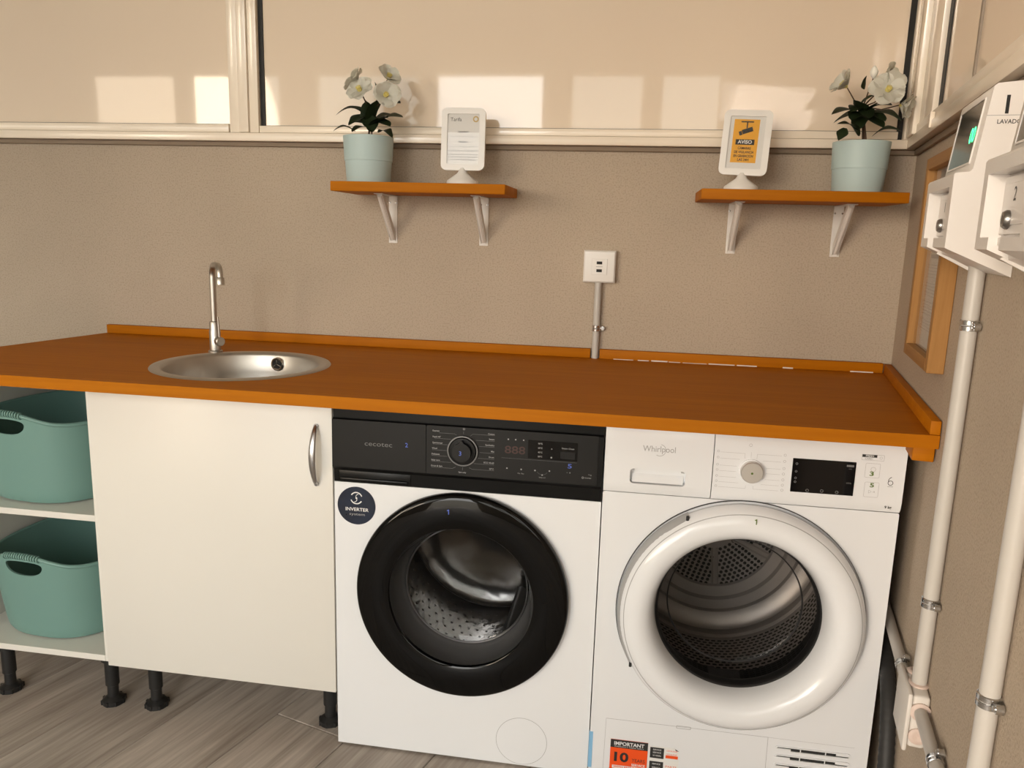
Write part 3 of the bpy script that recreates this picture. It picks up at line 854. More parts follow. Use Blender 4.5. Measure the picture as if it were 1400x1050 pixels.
for x, z in ((.386, .779), (.386, .763), (.386, .749), (.386, .741)): annulus(bm, x, z, .0014, .0024, -.0080, 12)
for x, z in ((.411, .7245), (.439, .7255), (.468, .7250)): annulus(bm, x, z, .0022, .0032, -.0080, 14)
quad(bm, [(.4815, -.0080, .7795), (.4955, -.0080, .7795), (.4955, -.0080, .7838), (.4815, -.0080, .7838)])
text(bm, 'min', .489, .7755, .0028, -.0080); text(bm, 'kWh', .489, .7455, .0034, -.0080)
finish(bm, 'display_icons', 'print_dim', ds, 0)
# lower front: flap, seams, grille
bm = bmesh.new()
line(bm, (.0354, .1575), (.3857, .1575), .0008, -.0003); line(bm, (.3857, .1575), (.3867, .03), .0008, -.0003); line(bm, (.3857, .1575), (.565, .1562), .0005, -.0003)
line(bm, (.0354, .1575), (.0340, .03), .0006, -.0003)
for a, b in (((.1900, .1596), (.2204, .1596)), ((.1900, .1537), (.2204, .1537)), ((.1900, .1537), (.1900, .1596)), ((.2204, .1537), (.2204, .1596))): line(bm, a, b, .0011, -.0006)
finish(bm, 'flap_seam', 'print_soft', td, 0)
gr = []
for zz in (.1345, .1140, .0920, .0710, .0500):
    bm = bmesh.new(); plate(bm, rrect(.402, .5590, zz-.0062, zz+.0062, .006, 5), -.0022, -.0002, (rrect(.4055, .5555, zz-.0038, zz+.0038, .0037, 5),))
    gs = finish(bm, 'grille_slat', 'appliance', td, 40)
    bm = bmesh.new(); prism_x(bm, [(-.0003, zz-.0037), (-.0003, zz+.0037), (-.0001, zz+.0037), (-.0001, zz-.0037)], .4058, .5552)
    finish(bm, 'slot', 'gap', gs, 0)
    for a, b, c, d in ((.4545, .4562, -.0038, .0038), (.5065, .5082, -.0038, .0038), (.4058, .4350, -.0038, .0010), (.5290, .5552, -.0010, .0038)):
        bx('slot_rib', 'appliance', gs, a, b, -.0021, -.0004, zz+c, zz+d)
# orange and white sticker
bm = bmesh.new(); plate(bm, [(.0482, .010), (.1312, .010), (.1312, .1080), (.0482, .1080)], -.0009, -.0001); s1 = finish(bm, 'guarantee_sticker', 'print_red', td, 0)
bm = bmesh.new(); quad(bm, [(.0482, -.0011, .0880), (.1312, -.0011, .0880), (.1312, -.0011, .1080), (.0482, -.0011, .1080)]); text(bm, '10', .0705, .0640, .0220, -.0011, bold=.035, width=.032)
text(bm, 'YEARS', .1120, .0600, .0085, -.0011, width=.029); finish(bm, 'sticker_print', 'print_black', s1, 0)
bm = bmesh.new(); text(bm, 'IMPORTANT', .0895, .0985, .0085, -.0013, bold=.03, width=.067); text(bm, 'SERVICE', .1120, .0485, .006, -.0013, bold=.02, width=.030); text(bm, 'WARRANTY TERMS APPLY', .0895, .0912, .0026, -.0013, width=.066)
quad(bm, [(.0540, -.00125, .0360), (.1260, -.00125, .0360), (.1260, -.00125, .0440), (.0540, -.00125, .0440)])
finish(bm, 'sticker_lettering', 'print_white', s1, 0)
bm = bmesh.new(); text(bm, 'WITH FREE PARTS', .0900, .0400, .0050, -.0015, bold=.02, width=.066); finish(bm, 'sticker_orange_lettering', 'print_red', s1, 0)
bm = bmesh.new(); plate(bm, [(.1345, .010), (.2000, .010), (.2000, .0960), (.1900, .1025), (.1345, .1025)], -.0009, -.0001); s2 = finish(bm, 'info_sticker', 'paper', td, 0)
bm = bmesh.new()
for z1, z0 in ((.1000, .0735), (.0655, .0390)): quad(bm, [(.1365, -.0011, z0), (.1670, -.0011, z0), (.1670, -.0011, z1), (.1365, -.0011, z1)])
quad(bm, [(.1905, -.0011, .1020), (.1998, -.0011, .0960), (.1925, -.0011, .0975), (.1925, -.0011, .0975)][:3])
finish(bm, 'sticker_print', 'print_black', s2, 0)
bm = bmesh.new()
for z in (.0950, .0865): text(bm, 'GENUINE', .1840, z, .0034, -.0011, width=.024)
quad(bm, [(.1710, -.0011, .0765), (.1980, -.0011, .0765), (.1980, -.0011, .0840), (.1710, -.0011, .0840)])
text(bm, 'PARTS', .1840, .0555, .0045, -.0011, width=.024)
finish(bm, 'sticker_orange_print', 'print_red', s2, 0)
bm = bmesh.new()
for z in (.0945, .0875, .0800, .0590, .0500): text(bm, '10 YEARS' if z == .0800 else 'SERVICE', .1517, z, .0036, -.0013, width=.018, bold=.01)
finish(bm, 'sticker_lettering', 'print_white', s2, 0)
# blue protective tape on the lower left edge
bx('tape', 'tape_blue', td, -.0008, .008, -.0006, .004, .03, .12)
# door ring
bm = bmesh.new()
lathe(bm, [(.236, .0015), (.2555, .0018), (.2575, -.0012), (.256, -.0050)], (CX, 0, CZ), 'y', 120)
finish(bm, 'door_gap_shade', 'gasket', td, 50)  # dark ring standing in for the shadow gap round the door
bm = bmesh.new()
lathe(bm, [(.246, -.0005), (.2515, -.006), (.2525, -.018), (.2490, -.030), (.2400, -.040), (.2250, -.0465), (.2100, -.0475), (.1960, -.043), (.1840, -.030), (.1770, -.010), (.1735, .010), (.1735, .018)], (CX, 0, CZ), 'y', 144)
do2 = finish(bm, 'door_ring', 'appliance_gloss', td, 60)
bm = bmesh.new(); lathe(bm, [(.2405, -.0398), (.2397, -.0404), (.2389, -.0407)], (CX, 0, CZ), 'y', 144); finish(bm, 'ring_groove', 'print_soft', do2, 60)
# grey grip let into the upper left of the ring
bm = bmesh.new(); A = [R(118+92*i/30) for i in range(31)]
pr = lambda t, r_, y: (CX+r_*math.cos(t), y, CZ+r_*math.sin(t))
rows = []
for i, t in enumerate(A):
    w = math.sin(PI*i/30)**.35
    rows.append([bm.verts.new(pr(t, .2537, -.006)), bm.verts.new(pr(t, .2537, -.020)), bm.verts.new(pr(t, .2525-.001*w, -.0255-.003*w)), bm.verts.new(pr(t, .2500-.006*w, -.0315-.003*w)), bm.verts.new(pr(t, .2470-.006*w, -.030))])
for a, b in zip(rows, rows[1:]):
    for k in range(4): bm.faces.new((a[k], a[k+1], b[k+1], b[k]))
finish(bm, 'door_grip', 'print_soft', do2, 50)
for t in (R(119), R(209)):
    c = Vector(pr(t, .2505, -.030)); bx('grip_end', 'gap', do2, c.x-.003, c.x+.003, c.y-.004, c.y+.002, c.z-.005, c.z+.005, .001, 1)
bm = bmesh.new(); one(bm, CX+.0125, CZ+.2290, .0115, -.0475); finish(bm, 'green_number', 'print_green', do2, 0)
# glass and black inner collar
bm = bmesh.new(); lathe(bm, [(.1732, .010), (.1690, .014), (.1665, .030), (.1700, .040)], (CX, 0, CZ), 'y', 120); finish(bm, 'glass_collar', 'dark_plastic', do2, 50)
bm = bmesh.new(); lathe(bm, [(.1700, .012), (.166, .020), (.157, .040), (.148, .062), (.144, .069), (.138, .072), (.10, .077), (.05, .080), (.002, .081)], (CX, 0, CZ), 'y', 120, (False, True)); finish(bm, 'glass_bowl', 'smoke_glass', do2, 60)
bm = bmesh.new(); lathe(bm, [(.1462, .0660), (.1452, .0690), (.1430, .0705), (.1437, .0680)], (CX, 0, CZ), 'y', 120); finish(bm, 'glass_rim', 'gasket', do2, 60)
# black throat with lint filter
bm = bmesh.new(); lathe(bm, [(.2045, .011), (.2045, .020), (.190, .055), (.188, .105), (.2, .110), (.26, .112), (.278, .120)], (CX, 0, CZ), 'y', 96); th = finish(bm, 'throat', 'dark_plastic', td, 50)
bm = bmesh.new()
def onthroat(a, y, r_=.187): return Vector((CX+r_*math.cos(R(a)), y, CZ+r_*math.sin(R(a))))
def patch(bm, a0, a1, y0, y1, r_, n=3):
    for i in range(n):
        aa, ab = a0+(a1-a0)*i/n, a0+(a1-a0)*(i+1)/n
        quad(bm, [onthroat(aa, y0, r_), onthroat(ab, y0, r_), onthroat(ab, y1, r_), onthroat(aa, y1, r_)])
for a0 in range(-150, -100, 4):
    for y in (.060, .068, .076, .084, .092): patch(bm, a0, a0+3, y, y+.004, .1865, 1)
for a0 in range(-78, -30, 4):
    for y in (.060, .068, .076, .084, .092): patch(bm, a0, a0+3, y, y+.004, .1865, 1)
finish(bm, 'filter_slots', 'drum_hole', th, 0)
bm = bmesh.new(); patch(bm, -103, -81, .058, .100, .184); patch(bm, -101, -93.5, .082, .099, .1825); patch(bm, -90.5, -83, .082, .099, .1825); patch(bm, -100, -84, .060, .078, .1825)
finish(bm, 'filter_latch', 'gasket', th, 0)
# drum
bm = bmesh.new()
lathe(bm, [(.278, .121), (.279, .13), (.279, .425), (.273, .431), (.273, .443), (.279, .449), (.279, .47), (.268, .482), (.235, .488), (.230, .496), (.205, .499), (.198, .507), (.170, .510), (.165, .516), (.06, .518)], (CX, 0, CZ), 'y', 96, (False, True))
dm2 = finish(bm, 'drum', 'drum_grey', td, 40)
bm = bmesh.new()
def hexat(x, z, y, r_): bm.faces.new([bm.verts.new((x+r_*math.cos(PI*k/3), y, z+r_*math.sin(PI*k/3))) for k in range(6)])
for ring in range(1, 11):
    rad = .052+.0112*ring; n = int(2*PI*rad/.0140)
    for k in range(n):
        a = 2*PI*(k+.5*(ring % 2))/n
        da = (math.degrees(a)+90+30+25) % 60
        if ring < 11 and abs(da-30) > 25: continue
        hexat(CX+rad*math.cos(a), CZ+rad*math.sin(a), .5155 if rad > .06 else .517, .0050)
o = finish(bm, 'rear_perforations', 'drum_hole', dm2, 0); o['kind'] = 'stuff'
bm = bmesh.new()
for ia in range(110):
    for iy in range(21):
        a = 2*PI*(ia+.5*(iy % 2))/110; y = .135+.0135*iy
        c = Vector((CX+.2783*math.cos(a), y, CZ+.2783*math.sin(a))); u = Vector((-math.sin(a), 0, math.cos(a)))
        bm.faces.new([bm.verts.new(c+u*sx+Vector((0, sy, 0))) for sx, sy in ((-.0052, -.0034), (.0052, -.0034), (.0052, .0034), (-.0052, .0034))])
o = finish(bm, 'drum_perforations', 'drum_hole', dm2, 0); o['kind'] = 'stuff'
bm = bmesh.new()
for k in range(6):
    a = R(-25+60*k); ca, sa = math.cos(a), math.sin(a)
    for w in (-.007, .007):
        p0 = Vector((CX+.06*ca-w*sa, .5165, CZ+.06*sa+w*ca)); p1 = Vector((CX+.164*ca-w*sa, .5155, CZ+.164*sa+w*ca))
        tube(bm, [p0, p1], .003, 6)
finish(bm, 'rear_ribs', 'drum_grey', dm2, 40)

# ================================================================== WALL SHELVES
def bracket(parent, x, D, H=.155):
    bm = bmesh.new(); w = .0125
    box(bm, x-w, x+w, -.0025, -.0003, -H, -.0008, .0008, 1)
    box(bm, x-w, x+w, -.135, -.0026, -.0028, -.0004, .0008, 1)
    # channel-shaped strut
    for sx in (-1, 1):
        a = [(-.004, -H+.004), (-.125, -.003), (-.105, -.003), (-.003, -H+.030)]
        plate(bm, a, x+sx*.0075, x+sx*.0063, (), lambda p, q, d: (d, p, q))
    tube(bm, [(x, -.0045, -H+.012), (x, -.122, -.006)], .0066, 8)
    o = finish(bm, 'bracket', 'bracket', parent, 40)
    for z in (-.02, -H+.022):
        for sx in (-.0092, .0092) if z == -.02 else (.0,):
            bm = bmesh.new(); lathe(bm, [(.0028, -.0026), (.0024, -.0038), (.0008, -.0042)], (x+sx, 0, z), 'y', 10, (False, True)); finish(bm, 'screw', 'zinc', o, 40)
ZS = 1.3125
shelves = []
for lab, x0, x1, D, bxs in (('honey-brown wall shelf carrying the tariff sign, left of the two shelves', -.153, .307, .205, (-.047, .216)), ('honey-brown wall shelf carrying the yellow camera notice, near the right corner', .788, 1.262, .205, (.889, 1.156))):
    t = thing('wall_shelf', lab, 'shelf', (0, 0, ZS), 0, 'wooden wall shelves')
    bx('board', 'counter_wood', t, x0, x1, -D, -.0012, 0, .025, .002)
    for b in bxs: bracket(t, b, D, .132)

# ================================================================== POTTED FLOWERS
ZT = ZS+.025
def leafmesh(name, base, tip, width, arch, seed):
    rnd = random.Random(seed); base, tip = Vector(base), Vector(tip); d = tip-base; L = d.length
    side = d.cross(Vector((0, rnd.uniform(-.6, -.2), 1))).normalized(); up = side.cross(d).normalized()
    if up.z < 0: up, side = -up, -side
    bm = bmesh.new(); n = 10; rows = []
    for i in range(n+1):
        t = i/n; w = width*(math.sin(PI*min(1, t*.93+.04))**.75)*(1-.35*t)*(1+.12*math.sin(9*t+seed))
        if i == n: w = .0004
        c = base+d*t+up*(arch*math.sin(PI*t)*L)+side*(.04*L*math.sin(3*t+seed))
        f = .22*w
        rows.append([bm.verts.new(c-side*w+up*f), bm.verts.new(c-side*w*.5+up*f*.2), bm.verts.new(c), bm.verts.new(c+side*w*.5+up*f*.2), bm.verts.new(c+side*w+up*f)])
    for a, b in zip(rows, rows[1:]):
        for k in range(4): bm.faces.new((a[k], a[k+1], b[k+1], b[k]))
    r = bmesh.ops.solidify(bm, geom=bm.faces[:], thickness=.0006)
    return bm
def flower(parent, pos, direc, size, seed, npet=6, openness=.8):
    rnd = random.Random(seed); d = Vector(direc).normalized(); u, v = frame_of(d); pos = Vector(pos)
    bm = bmesh.new()
    rings = [ring_of(bm, pos+d*h, u, v, r_, 12) for r_, h in ((.0015, -.004), (.0045, -.001), (.0062, .004), (.0062, .009), (.0035, .0125))]
    skin(bm, rings)
    for k in range(14):
        a = 2*PI*k/14; q = pos+d*.006; tube(bm, [q, q+(u*math.cos(a)+v*math.sin(a))*.0065+d*.009], .0009, 5)
    fo = finish(bm, 'flower', 'petal_centre', parent, 50)
    for k in range(npet):
        a = 2*PI*k/npet+rnd.uniform(-.15, .15); rad = u*math.cos(a)+v*math.sin(a); tan = d.cross(rad)
        L = size*1.15*rnd.uniform(.88, 1.1); W = size*.60; bm = bmesh.new(); rows = []
        op = openness+rnd.uniform(-.12, .12)
        for i in range(8):
            t = i/7; w = W*(math.sin(PI*(t*.80+.10))**.8)*(1.0 if i < 7 else .75)
            c = pos+rad*(L*t*op)+d*(L*(.55*(1-op)*t+.34*(1-op)*t+.16*math.sin(PI*t*.75)))
            rows.append([c+tan*(w*s_)+d*(.28*w*abs(s_)**2+.0012*math.sin(7*s_+k+5*t)) for s_ in (-1, -.5, 0, .5, 1)])
        V = [[bm.verts.new(p) for p in r_] for r_ in rows]
        for a_, b_ in zip(V, V[1:]):
            for q in range(4): bm.faces.new((a_[q], a_[q+1], b_[q+1], b_[q]))
        bmesh.ops.solidify(bm, geom=bm.faces[:], thickness=.0006)
        finish(bm, 'petal', 'petal', fo, 60)
def potted(lab, cx, cy, leaves, flowers, stemtop, seed, buds=()):
    t = thing('potted_plant', lab, 'potted plant', (cx, cy, ZT), 0, 'potted white flowers')
    bm = bmesh.new()
    lathe(bm, [(.0565, 0), (.0575, .002), (.0615, .055), (.0617, .0560), (.0632, .0566), (.0660, .118), (.0660, .1195), (.0635, .1195), (.0610, .108), (.0590, .06)], n=64, caps=(True, False))
    finish(bm, 'pot', 'pot_blue', t, 40)
    bm = bmesh.new(); lathe(bm, [(.0625, .110), (.03, .114), (.0005, .115)], n=32); finish(bm, 'soil', 'soil', t, 60)
    rnd = random.Random(seed)
    def rel(x, z, dy): return Vector((x-cx, dy, z-ZT))
    for i, (a, b, w, ar, dy0, dy1) in enumerate(leaves):
        finish(leafmesh('leaf', rel(*b, dy0), rel(*a, dy1), w*1.9, ar, seed+i), 'leaf', 'leaf', t, 60)
    hub = Vector((stemtop[0]-cx, 0, stemtop[1]-ZT))
    bm = bmesh.new()
    for k in range(3):
        o = Vector((rnd.uniform(-.012, .012), rnd.uniform(-.01, .01), .11)); tube(bm, [o, o*.5+hub*.5+Vector((0, 0, .0)), hub+Vector((.006*(k-1), 0, 0))], [.0024, .002, .0018], 7)
    for i, (x, z, dy, dr_, sz, op) in enumerate(flowers):
        p = rel(x, z, dy); q = hub*.5+p*.5+Vector((0, 0, -.008)); tube(bm, [hub, q, p-Vector(dr_).normalized()*.004], [.0019, .0015, .0013], 7)
    for x, z, dy in buds:
        p = rel(x, z, dy); tube(bm, [hub, hub*.5+p*.5, p], [.0017, .0014, .0012], 7)
    finish(bm, 'stem', 'stem', t, 60)
    for i, (x, z, dy, dr_, sz, op) in enumerate(flowers): flower(t, rel(x, z, dy), dr_, sz, seed*7+i, 6, op)
    for i, (x, z, dy) in enumerate(buds):
        p = rel(x, z, dy); bm = bmesh.new()
        rings = [ring_of(bm, p+Vector((0, 0, h)), Vector((1, 0, 0)), Vector((0, 1, 0)), r_, 12) for r_, h in ((.002, -.004), (.008, .004), (.0095, .012), (.006, .020), (.001, .025))]
        skin(bm, rings); finish(bm, 'flower_bud', 'petal', t, 60)
L1 = [((-.130, 1.530), (-.076, 1.505), .011, .12, 0, -.02), ((-.075, 1.545), (-.070, 1.480), .014, .03, 0, -.02), ((-.010, 1.500), (-.060, 1.480), .013, .1, 0, -.045), ((-.110, 1.490), (-.070, 1.480), .012, .1, 0, -.04), ((-.157, 1.507), (-.081, 1.512), .011, .22, 0, -.03), ((-.116, 1.480), (-.086, 1.514), .012, .05, 0, -.045), ((.028, 1.504), (-.050, 1.498), .013, .08, 0, -.03), ((.020, 1.538), (-.014, 1.532), .010, .15, -.01, -.03),
      ((-.002, 1.478), (-.058, 1.497), .013, .06, -.01, -.05), ((-.036, 1.549), (-.070, 1.490), .016, .06, 0, -.03), ((-.057, 1.466), (-.076, 1.512), .013, .04, -.01, -.03), ((-.153, 1.463), (-.103, 1.466), .009, .22, -.03, -.06),
      ((.007, 1.449), (-.045, 1.466), .010, .18, -.02, -.055), ((-.100, 1.462), (-.080, 1.480), .009, .1, -.02, -.06), ((-.040, 1.500), (-.066, 1.470), .012, .05, 0, -.035), ((-.090, 1.540), (-.072, 1.495), .010, .05, 0, .03),
      ((-.020, 1.520), (-.062, 1.500), .012, .1, .01, .05), ((-.056, 1.594), (-.058, 1.570), .008, .05, 0, -.012), ((-.120, 1.505), (-.072, 1.490), .012, .2, .01, .05)]
F1 = [(-.104, 1.590, -.012, (-.72, -.25, .62), .040, .80), (-.085, 1.566, -.040, (-.15, -.80, .55), .036, .92), (-.023, 1.603, -.005, (.55, -.55, .62), .038, .70), (-.020, 1.556, -.035, (.45, -.82, .10), .038, .72)]
potted('pale blue pot of white flowers on the left shelf, next to the tariff sign', -.078, -.120, L1, F1, (-.070, 1.530), 11)
L2 = [((1.130, 1.550), (1.158, 1.525), .012, .05, 0, -.03), ((1.190, 1.548), (1.160, 1.520), .012, .05, 0, -.02), ((1.140, 1.480), (1.158, 1.520), .013, .03, 0, -.045), ((1.195, 1.485), (1.165, 1.520), .013, .03, 0, -.05), ((1.077, 1.516), (1.141, 1.527), .012, .10, -.01, -.04), ((1.094, 1.454), (1.111, 1.484), .008, .05, -.05, -.066), ((1.237, 1.503), (1.178, 1.524), .012, .12, 0, -.04), ((1.124, 1.502), (1.152, 1.525), .013, .05, -.01, -.05),
      ((1.155, 1.608), (1.157, 1.580), .008, .05, 0, -.015), ((1.174, 1.562), (1.150, 1.543), .009, .08, 0, -.02), ((1.209, 1.535), (1.168, 1.532), .013, .10, -.01, -.05), ((1.088, 1.492), (1.150, 1.470), .012, .16, -.02, -.06),
      ((1.234, 1.477), (1.178, 1.468), .010, .18, -.03, -.06), ((1.100, 1.505), (1.150, 1.528), .013, .06, .0, .03), ((1.200, 1.500), (1.165, 1.530), .014, .05, 0, -.05), ((1.160, 1.505), (1.160, 1.535), .013, .02, -.01, -.055), ((1.120, 1.522), (1.155, 1.535), .012, .1, 0, -.04), ((1.215, 1.520), (1.170, 1.530), .012, .1, .01, .05)]
F2 = [(1.111, 1.583, -.015, (-.78, -.20, .60), .040, .62), (1.201, 1.606, -.005, (.72, -.62, .15), .036, .75), (1.199, 1.570, -.035, (.05, -.90, .38), .042, .95), (1.237, 1.540, -.020, (.80, -.45, -.25), .036, .65)]
potted('pale blue pot of white flowers on the right shelf, in the corner', 1.164, -.120, L2, F2, (1.158, 1.540), 23, [(1.172, 1.606, -.01)])

# ================================================================== TABLE SIGNS
def sign(lab, cx, cy, rotz, tilt, roll):
    t = thing('table_sign', lab, 'sign', (cx, cy, ZT), rotz, 'sign stands on the wall shelves')
    bm = bmesh.new(); lathe(bm, [(.0415, 0), (.0415, .009), (.040, .012), (.014, .031), (.010, .038), (.006, .045)], n=48, caps=(True, True)); finish(bm, 'base', 'sign_white', t, 35)
    mt = Matrix.Translation((0, 0, .038)) @ Matrix.Rotation(roll, 4, 'Y') @ Matrix.Rotation(tilt, 4, 'X')
    def add(bm, nm, m_, par=t, sm=30):
        bmesh.ops.transform(bm, matrix=mt, verts=bm.verts[:]); return finish(bm, nm, m_, par, sm)
    bm = bmesh.new(); plate(bm, rrect(-.058, .058, 0, .158, .015, 6), -.0055, .0055, (rrect(-.0425, .0425, .016, .143, .003, 3),)); add(bm, 'frame', 'sign_white')
    bm = bmesh.new(); plate(bm, rrect(-.0425, .0425, .016, .143, .003, 3), -.0010, .0010); pp = add(bm, 'card', 'paper')
    bm = bmesh.new(); plate(bm, rrect(-.0424, .0424, .0161, .1429, .003, 3), -.0032, -.0026); add(bm, 'cover_sheet', 'clear_glass')
    return t, add, pp
t, add, pp = sign('white framed tariff sign with printed price card on a cone base', .1775, -.115, R(1), R(-3), R(0))
bm = bmesh.new(); y = -.0014
text(bm, 'Tarifa', -.0350, .129, .0092, y, 'LEFT', .0, width=.029)
text(bm, 'Lavadora', 0, .0985, .0042, y, bold=.03, width=.027); text(bm, 'Secadora', 0, .0730, .0042, y, bold=.03, width=.025)
finish_print = add(bm, 'bold_print', 'print_black', pp, 0)
bm = bmesh.new()
text(bm, '(4 euros + 30 minutos de lavado)', 0, .0865, .0030, y, width=.072); text(bm, '(4 euros + 30 minutos de secado)', 0, .0610, .0030, y, width=.072)
text(bm, 'Instalaciones con videovigilancia', 0, .0505, .0034, y, width=.078, bold=.008); text(bm, 'Si desea puede contactar por correo', 0, .0410, .0034, y, width=.080, bold=.008)
text(bm, 'o enviar un mensaje a nuestro telefono', 0, .0345, .0034, y, width=.080, bold=.012); text(bm, 'o WhatsApp', 0, .0280, .0036, y, width=.068, bold=.008)
add(bm, 'small_print', 'print_dim', pp, 0)
bm = bmesh.new(); annulus(bm, .0320, .1305, .0045, .0078, y, 24); add(bm, 'sun_logo', 'logo_gold', pp, 0)
t, add, pp = sign('white framed yellow camera surveillance notice on a cone base', .8895, -.115, R(-8), R(-5), R(2.2))
bm = bmesh.new(); y = -.0014
quad(bm, [(-.0325, y, .031), (.0285, y, .031), (.0285, y, .136), (-.0325, y, .136)]); yc = add(bm, 'yellow_notice', 'paper_yellow', pp, 0)
bm = bmesh.new(); y = -.0018
quad(bm, [(-.0245, y, .0745), (.0205, y, .0745), (.0205, y, .0875), (-.0245, y, .0875)])
text(bm, 'CÁMARAS', -.002, .0660, .0062, y, bold=.02, width=.031); text(bm, 'DE VIGILANCIA', -.002, .0565, .0062, y, bold=.02, width=.047)
text(bm, 'EN GRABACIÓN', -.002, .0470, .0062, y, bold=.02, width=.047); text(bm, 'LAS 24H', -.002, .0380, .0062, y, bold=.02, width=.027)
add(bm, 'notice_print', 'print_black', yc, 0)
bm = bmesh.new(); text(bm, 'AVISO', -.002, .081, .0082, -.0021, bold=.03, width=.034); add(bm, 'aviso_lettering', 'paper', yc, 0)
bm = bmesh.new(); y = -.0018
line(bm, (-.016, .1300), (.014, .1300), .0030, y); line(bm, (-.001, .1290), (-.001, .1150), .0030, y)
def rotq(cx, cz, w, h, a):
    c, s = math.cos(R(a)), math.sin(R(a)); return [(cx+c*p-s*q, y-.0001, cz+s*p+c*q) for p, q in ((-w, -h), (w, -h), (w, h), (-w, h))]
quad(bm, rotq(.001, .1090, .0130, .0055, 20)); quad(bm, rotq(-.0150, .1020, .0035, .0050, 20))
add(bm, 'camera_symbol', 'print_black', yc, 0)

# ================================================================== SOCKET AND ITS CONDUIT
so = thing('usb_socket', 'square white usb wall socket above the worktop', 'socket', (.5435, 0, 1.1345))
bm = bmesh.new()
o4 = [(-.0435, -.0435), (.0435, -.0435), (.0435, .0435), (-.0435, .0435)]
def sq(h, y): return [bm.verts.new((a*h/.0435, y, b*h/.0435)) for a, b in o4]
A, B, C_, D_ = sq(.0435, -.0005), sq(.0435, -.020), sq(.0400, -.0245), sq(.0225, -.0265)
skin(bm, [A, B, C_, D_], True); finish(bm, 'plate', 'sign_white', so, 20)
ins = bx('insert', 'sign_white', so, -.0215, .0215, -.0280, -.0266, -.0215, .0215, .0006, 1)
for z in (.0105, -.0105):
    bx('usb_port', 'gap', ins, -.0075, .0075, -.0288, -.0281, z-.0038, z+.0038)
bm = bmesh.new(); line(bm, (-.009, .0003), (.009, .0003), .0012, -.0283); finish(bm, 'port_marking', 'print_soft', ins, 0)
def clamp(parent, p, axis, out, r, side):
    """metal pipe clip round a pipe through p along axis, ear on the given side"""
    p, axis, out, side = Vector(p), Vector(axis).normalized(), Vector(out).normalized(), Vector(side).normalized()
    bm = bmesh.new()
    for dz in (-.0045, .0045):
        rings = [ring_of(bm, p+axis*(dz+h), out, axis.cross(out), r+g, 24) for h, g in ((-.0040, .0004), (-.0030, .0018), (.0030, .0018), (.0040, .0004))]
        skin(bm, rings, False)
    c = p+side*(r+.007)-out*(r-.004)
    rings = [ring_of(bm, c+out*h, side, axis, .0062, 14) for h in (-.003, .006)]; skin(bm, rings)
    rings = [ring_of(bm, c+out*h, side, axis, .0036, 10) for h in (.006, .0085)]; skin(bm, rings)
    a = p+side*(r-.002)-out*(r*.35)
    rings = [[bm.verts.new(q+axis*k) for k in (-.0055, .0055)] for q in (a+out*.006, c+out*.0055)]
    bm.faces.new((rings[0][0], rings[0][1], rings[1][1], rings[1][0]))
    return finish(bm, 'clamp', 'zinc', parent, 40)
cs = thing('conduit', 'short grey conduit running from the worktop up to the usb socket', 'conduit', (.5425, -.0135, ZC))
bm = bmesh.new(); tube(bm, [(0, 0, .0005), (0, 0, .212)], .0095, 20); finish(bm, 'pipe', 'pvc', cs, 60)
clamp(cs, (0, 0, .085), (0, 0, 1), (0, -1, 0), .0097, (1, 0, 0))

# ================================================================== RIGHT WALL: FRAMED NOTICE
pf = thing('framed_notice', 'wooden framed paper notice hanging on the right wall', 'picture frame', onwall(.382), ANG)
FW, Z0, Z1 = .293, .985, 1.396
for nm, a, m_ in (('frame_side', (0, .024, -.030, -.0005, Z0, Z1), 'frame_wood'), ('frame_side', (FW-.024, FW, -.030, -.0005, Z0, Z1), 'frame_wood'),
                  ('frame_rail', (.0242, FW-.0242, -.030, -.0005, Z0, Z0+.024), 'frame_wood_y'), ('frame_rail', (.0242, FW-.0242, -.030, -.0005, Z1-.024, Z1), 'frame_wood_y')):
    bx(nm, m_, pf, *a, .0012, 1)
bx('mount', 'paper', pf, .0245, FW-.0245, -.012, -.001, Z0+.0245, Z1-.0245)
sh = bx('paper_sheet', 'sign_white', pf, .05, FW-.05, -.0135, -.0122, Z0+.05, Z1-.05)
bm = bmesh.new()
quad(bm, [(.09, -.0138, 1.193), (.20, -.0138, 1.193), (.20, -.0138, 1.201), (.09, -.0138, 1.201)])
for k in range(22):
    z = 1.18-.0062*k
    if k % 6 == 5: continue
    line(bm, (.062, z), (.062+.165*(.8+.2*((k*37) % 10)/10), z), .0010, -.0138)
quad(bm, [(.12, -.0138, 1.238), (.17, -.0138, 1.238), (.17, -.0138, 1.242), (.12, -.0138, 1.242)])
quad(bm, [(.06, -.0138, 1.27), (.225, -.0138, 1.27), (.225, -.0138, 1.335), (.06, -.0138, 1.335)])
finish(bm, 'printed_lines', 'print_soft', sh, 0)
bx('glass', 'clear_glass', pf, .0245, FW-.0245, -.0172, -.0160, Z0+.0245, Z1-.0245)

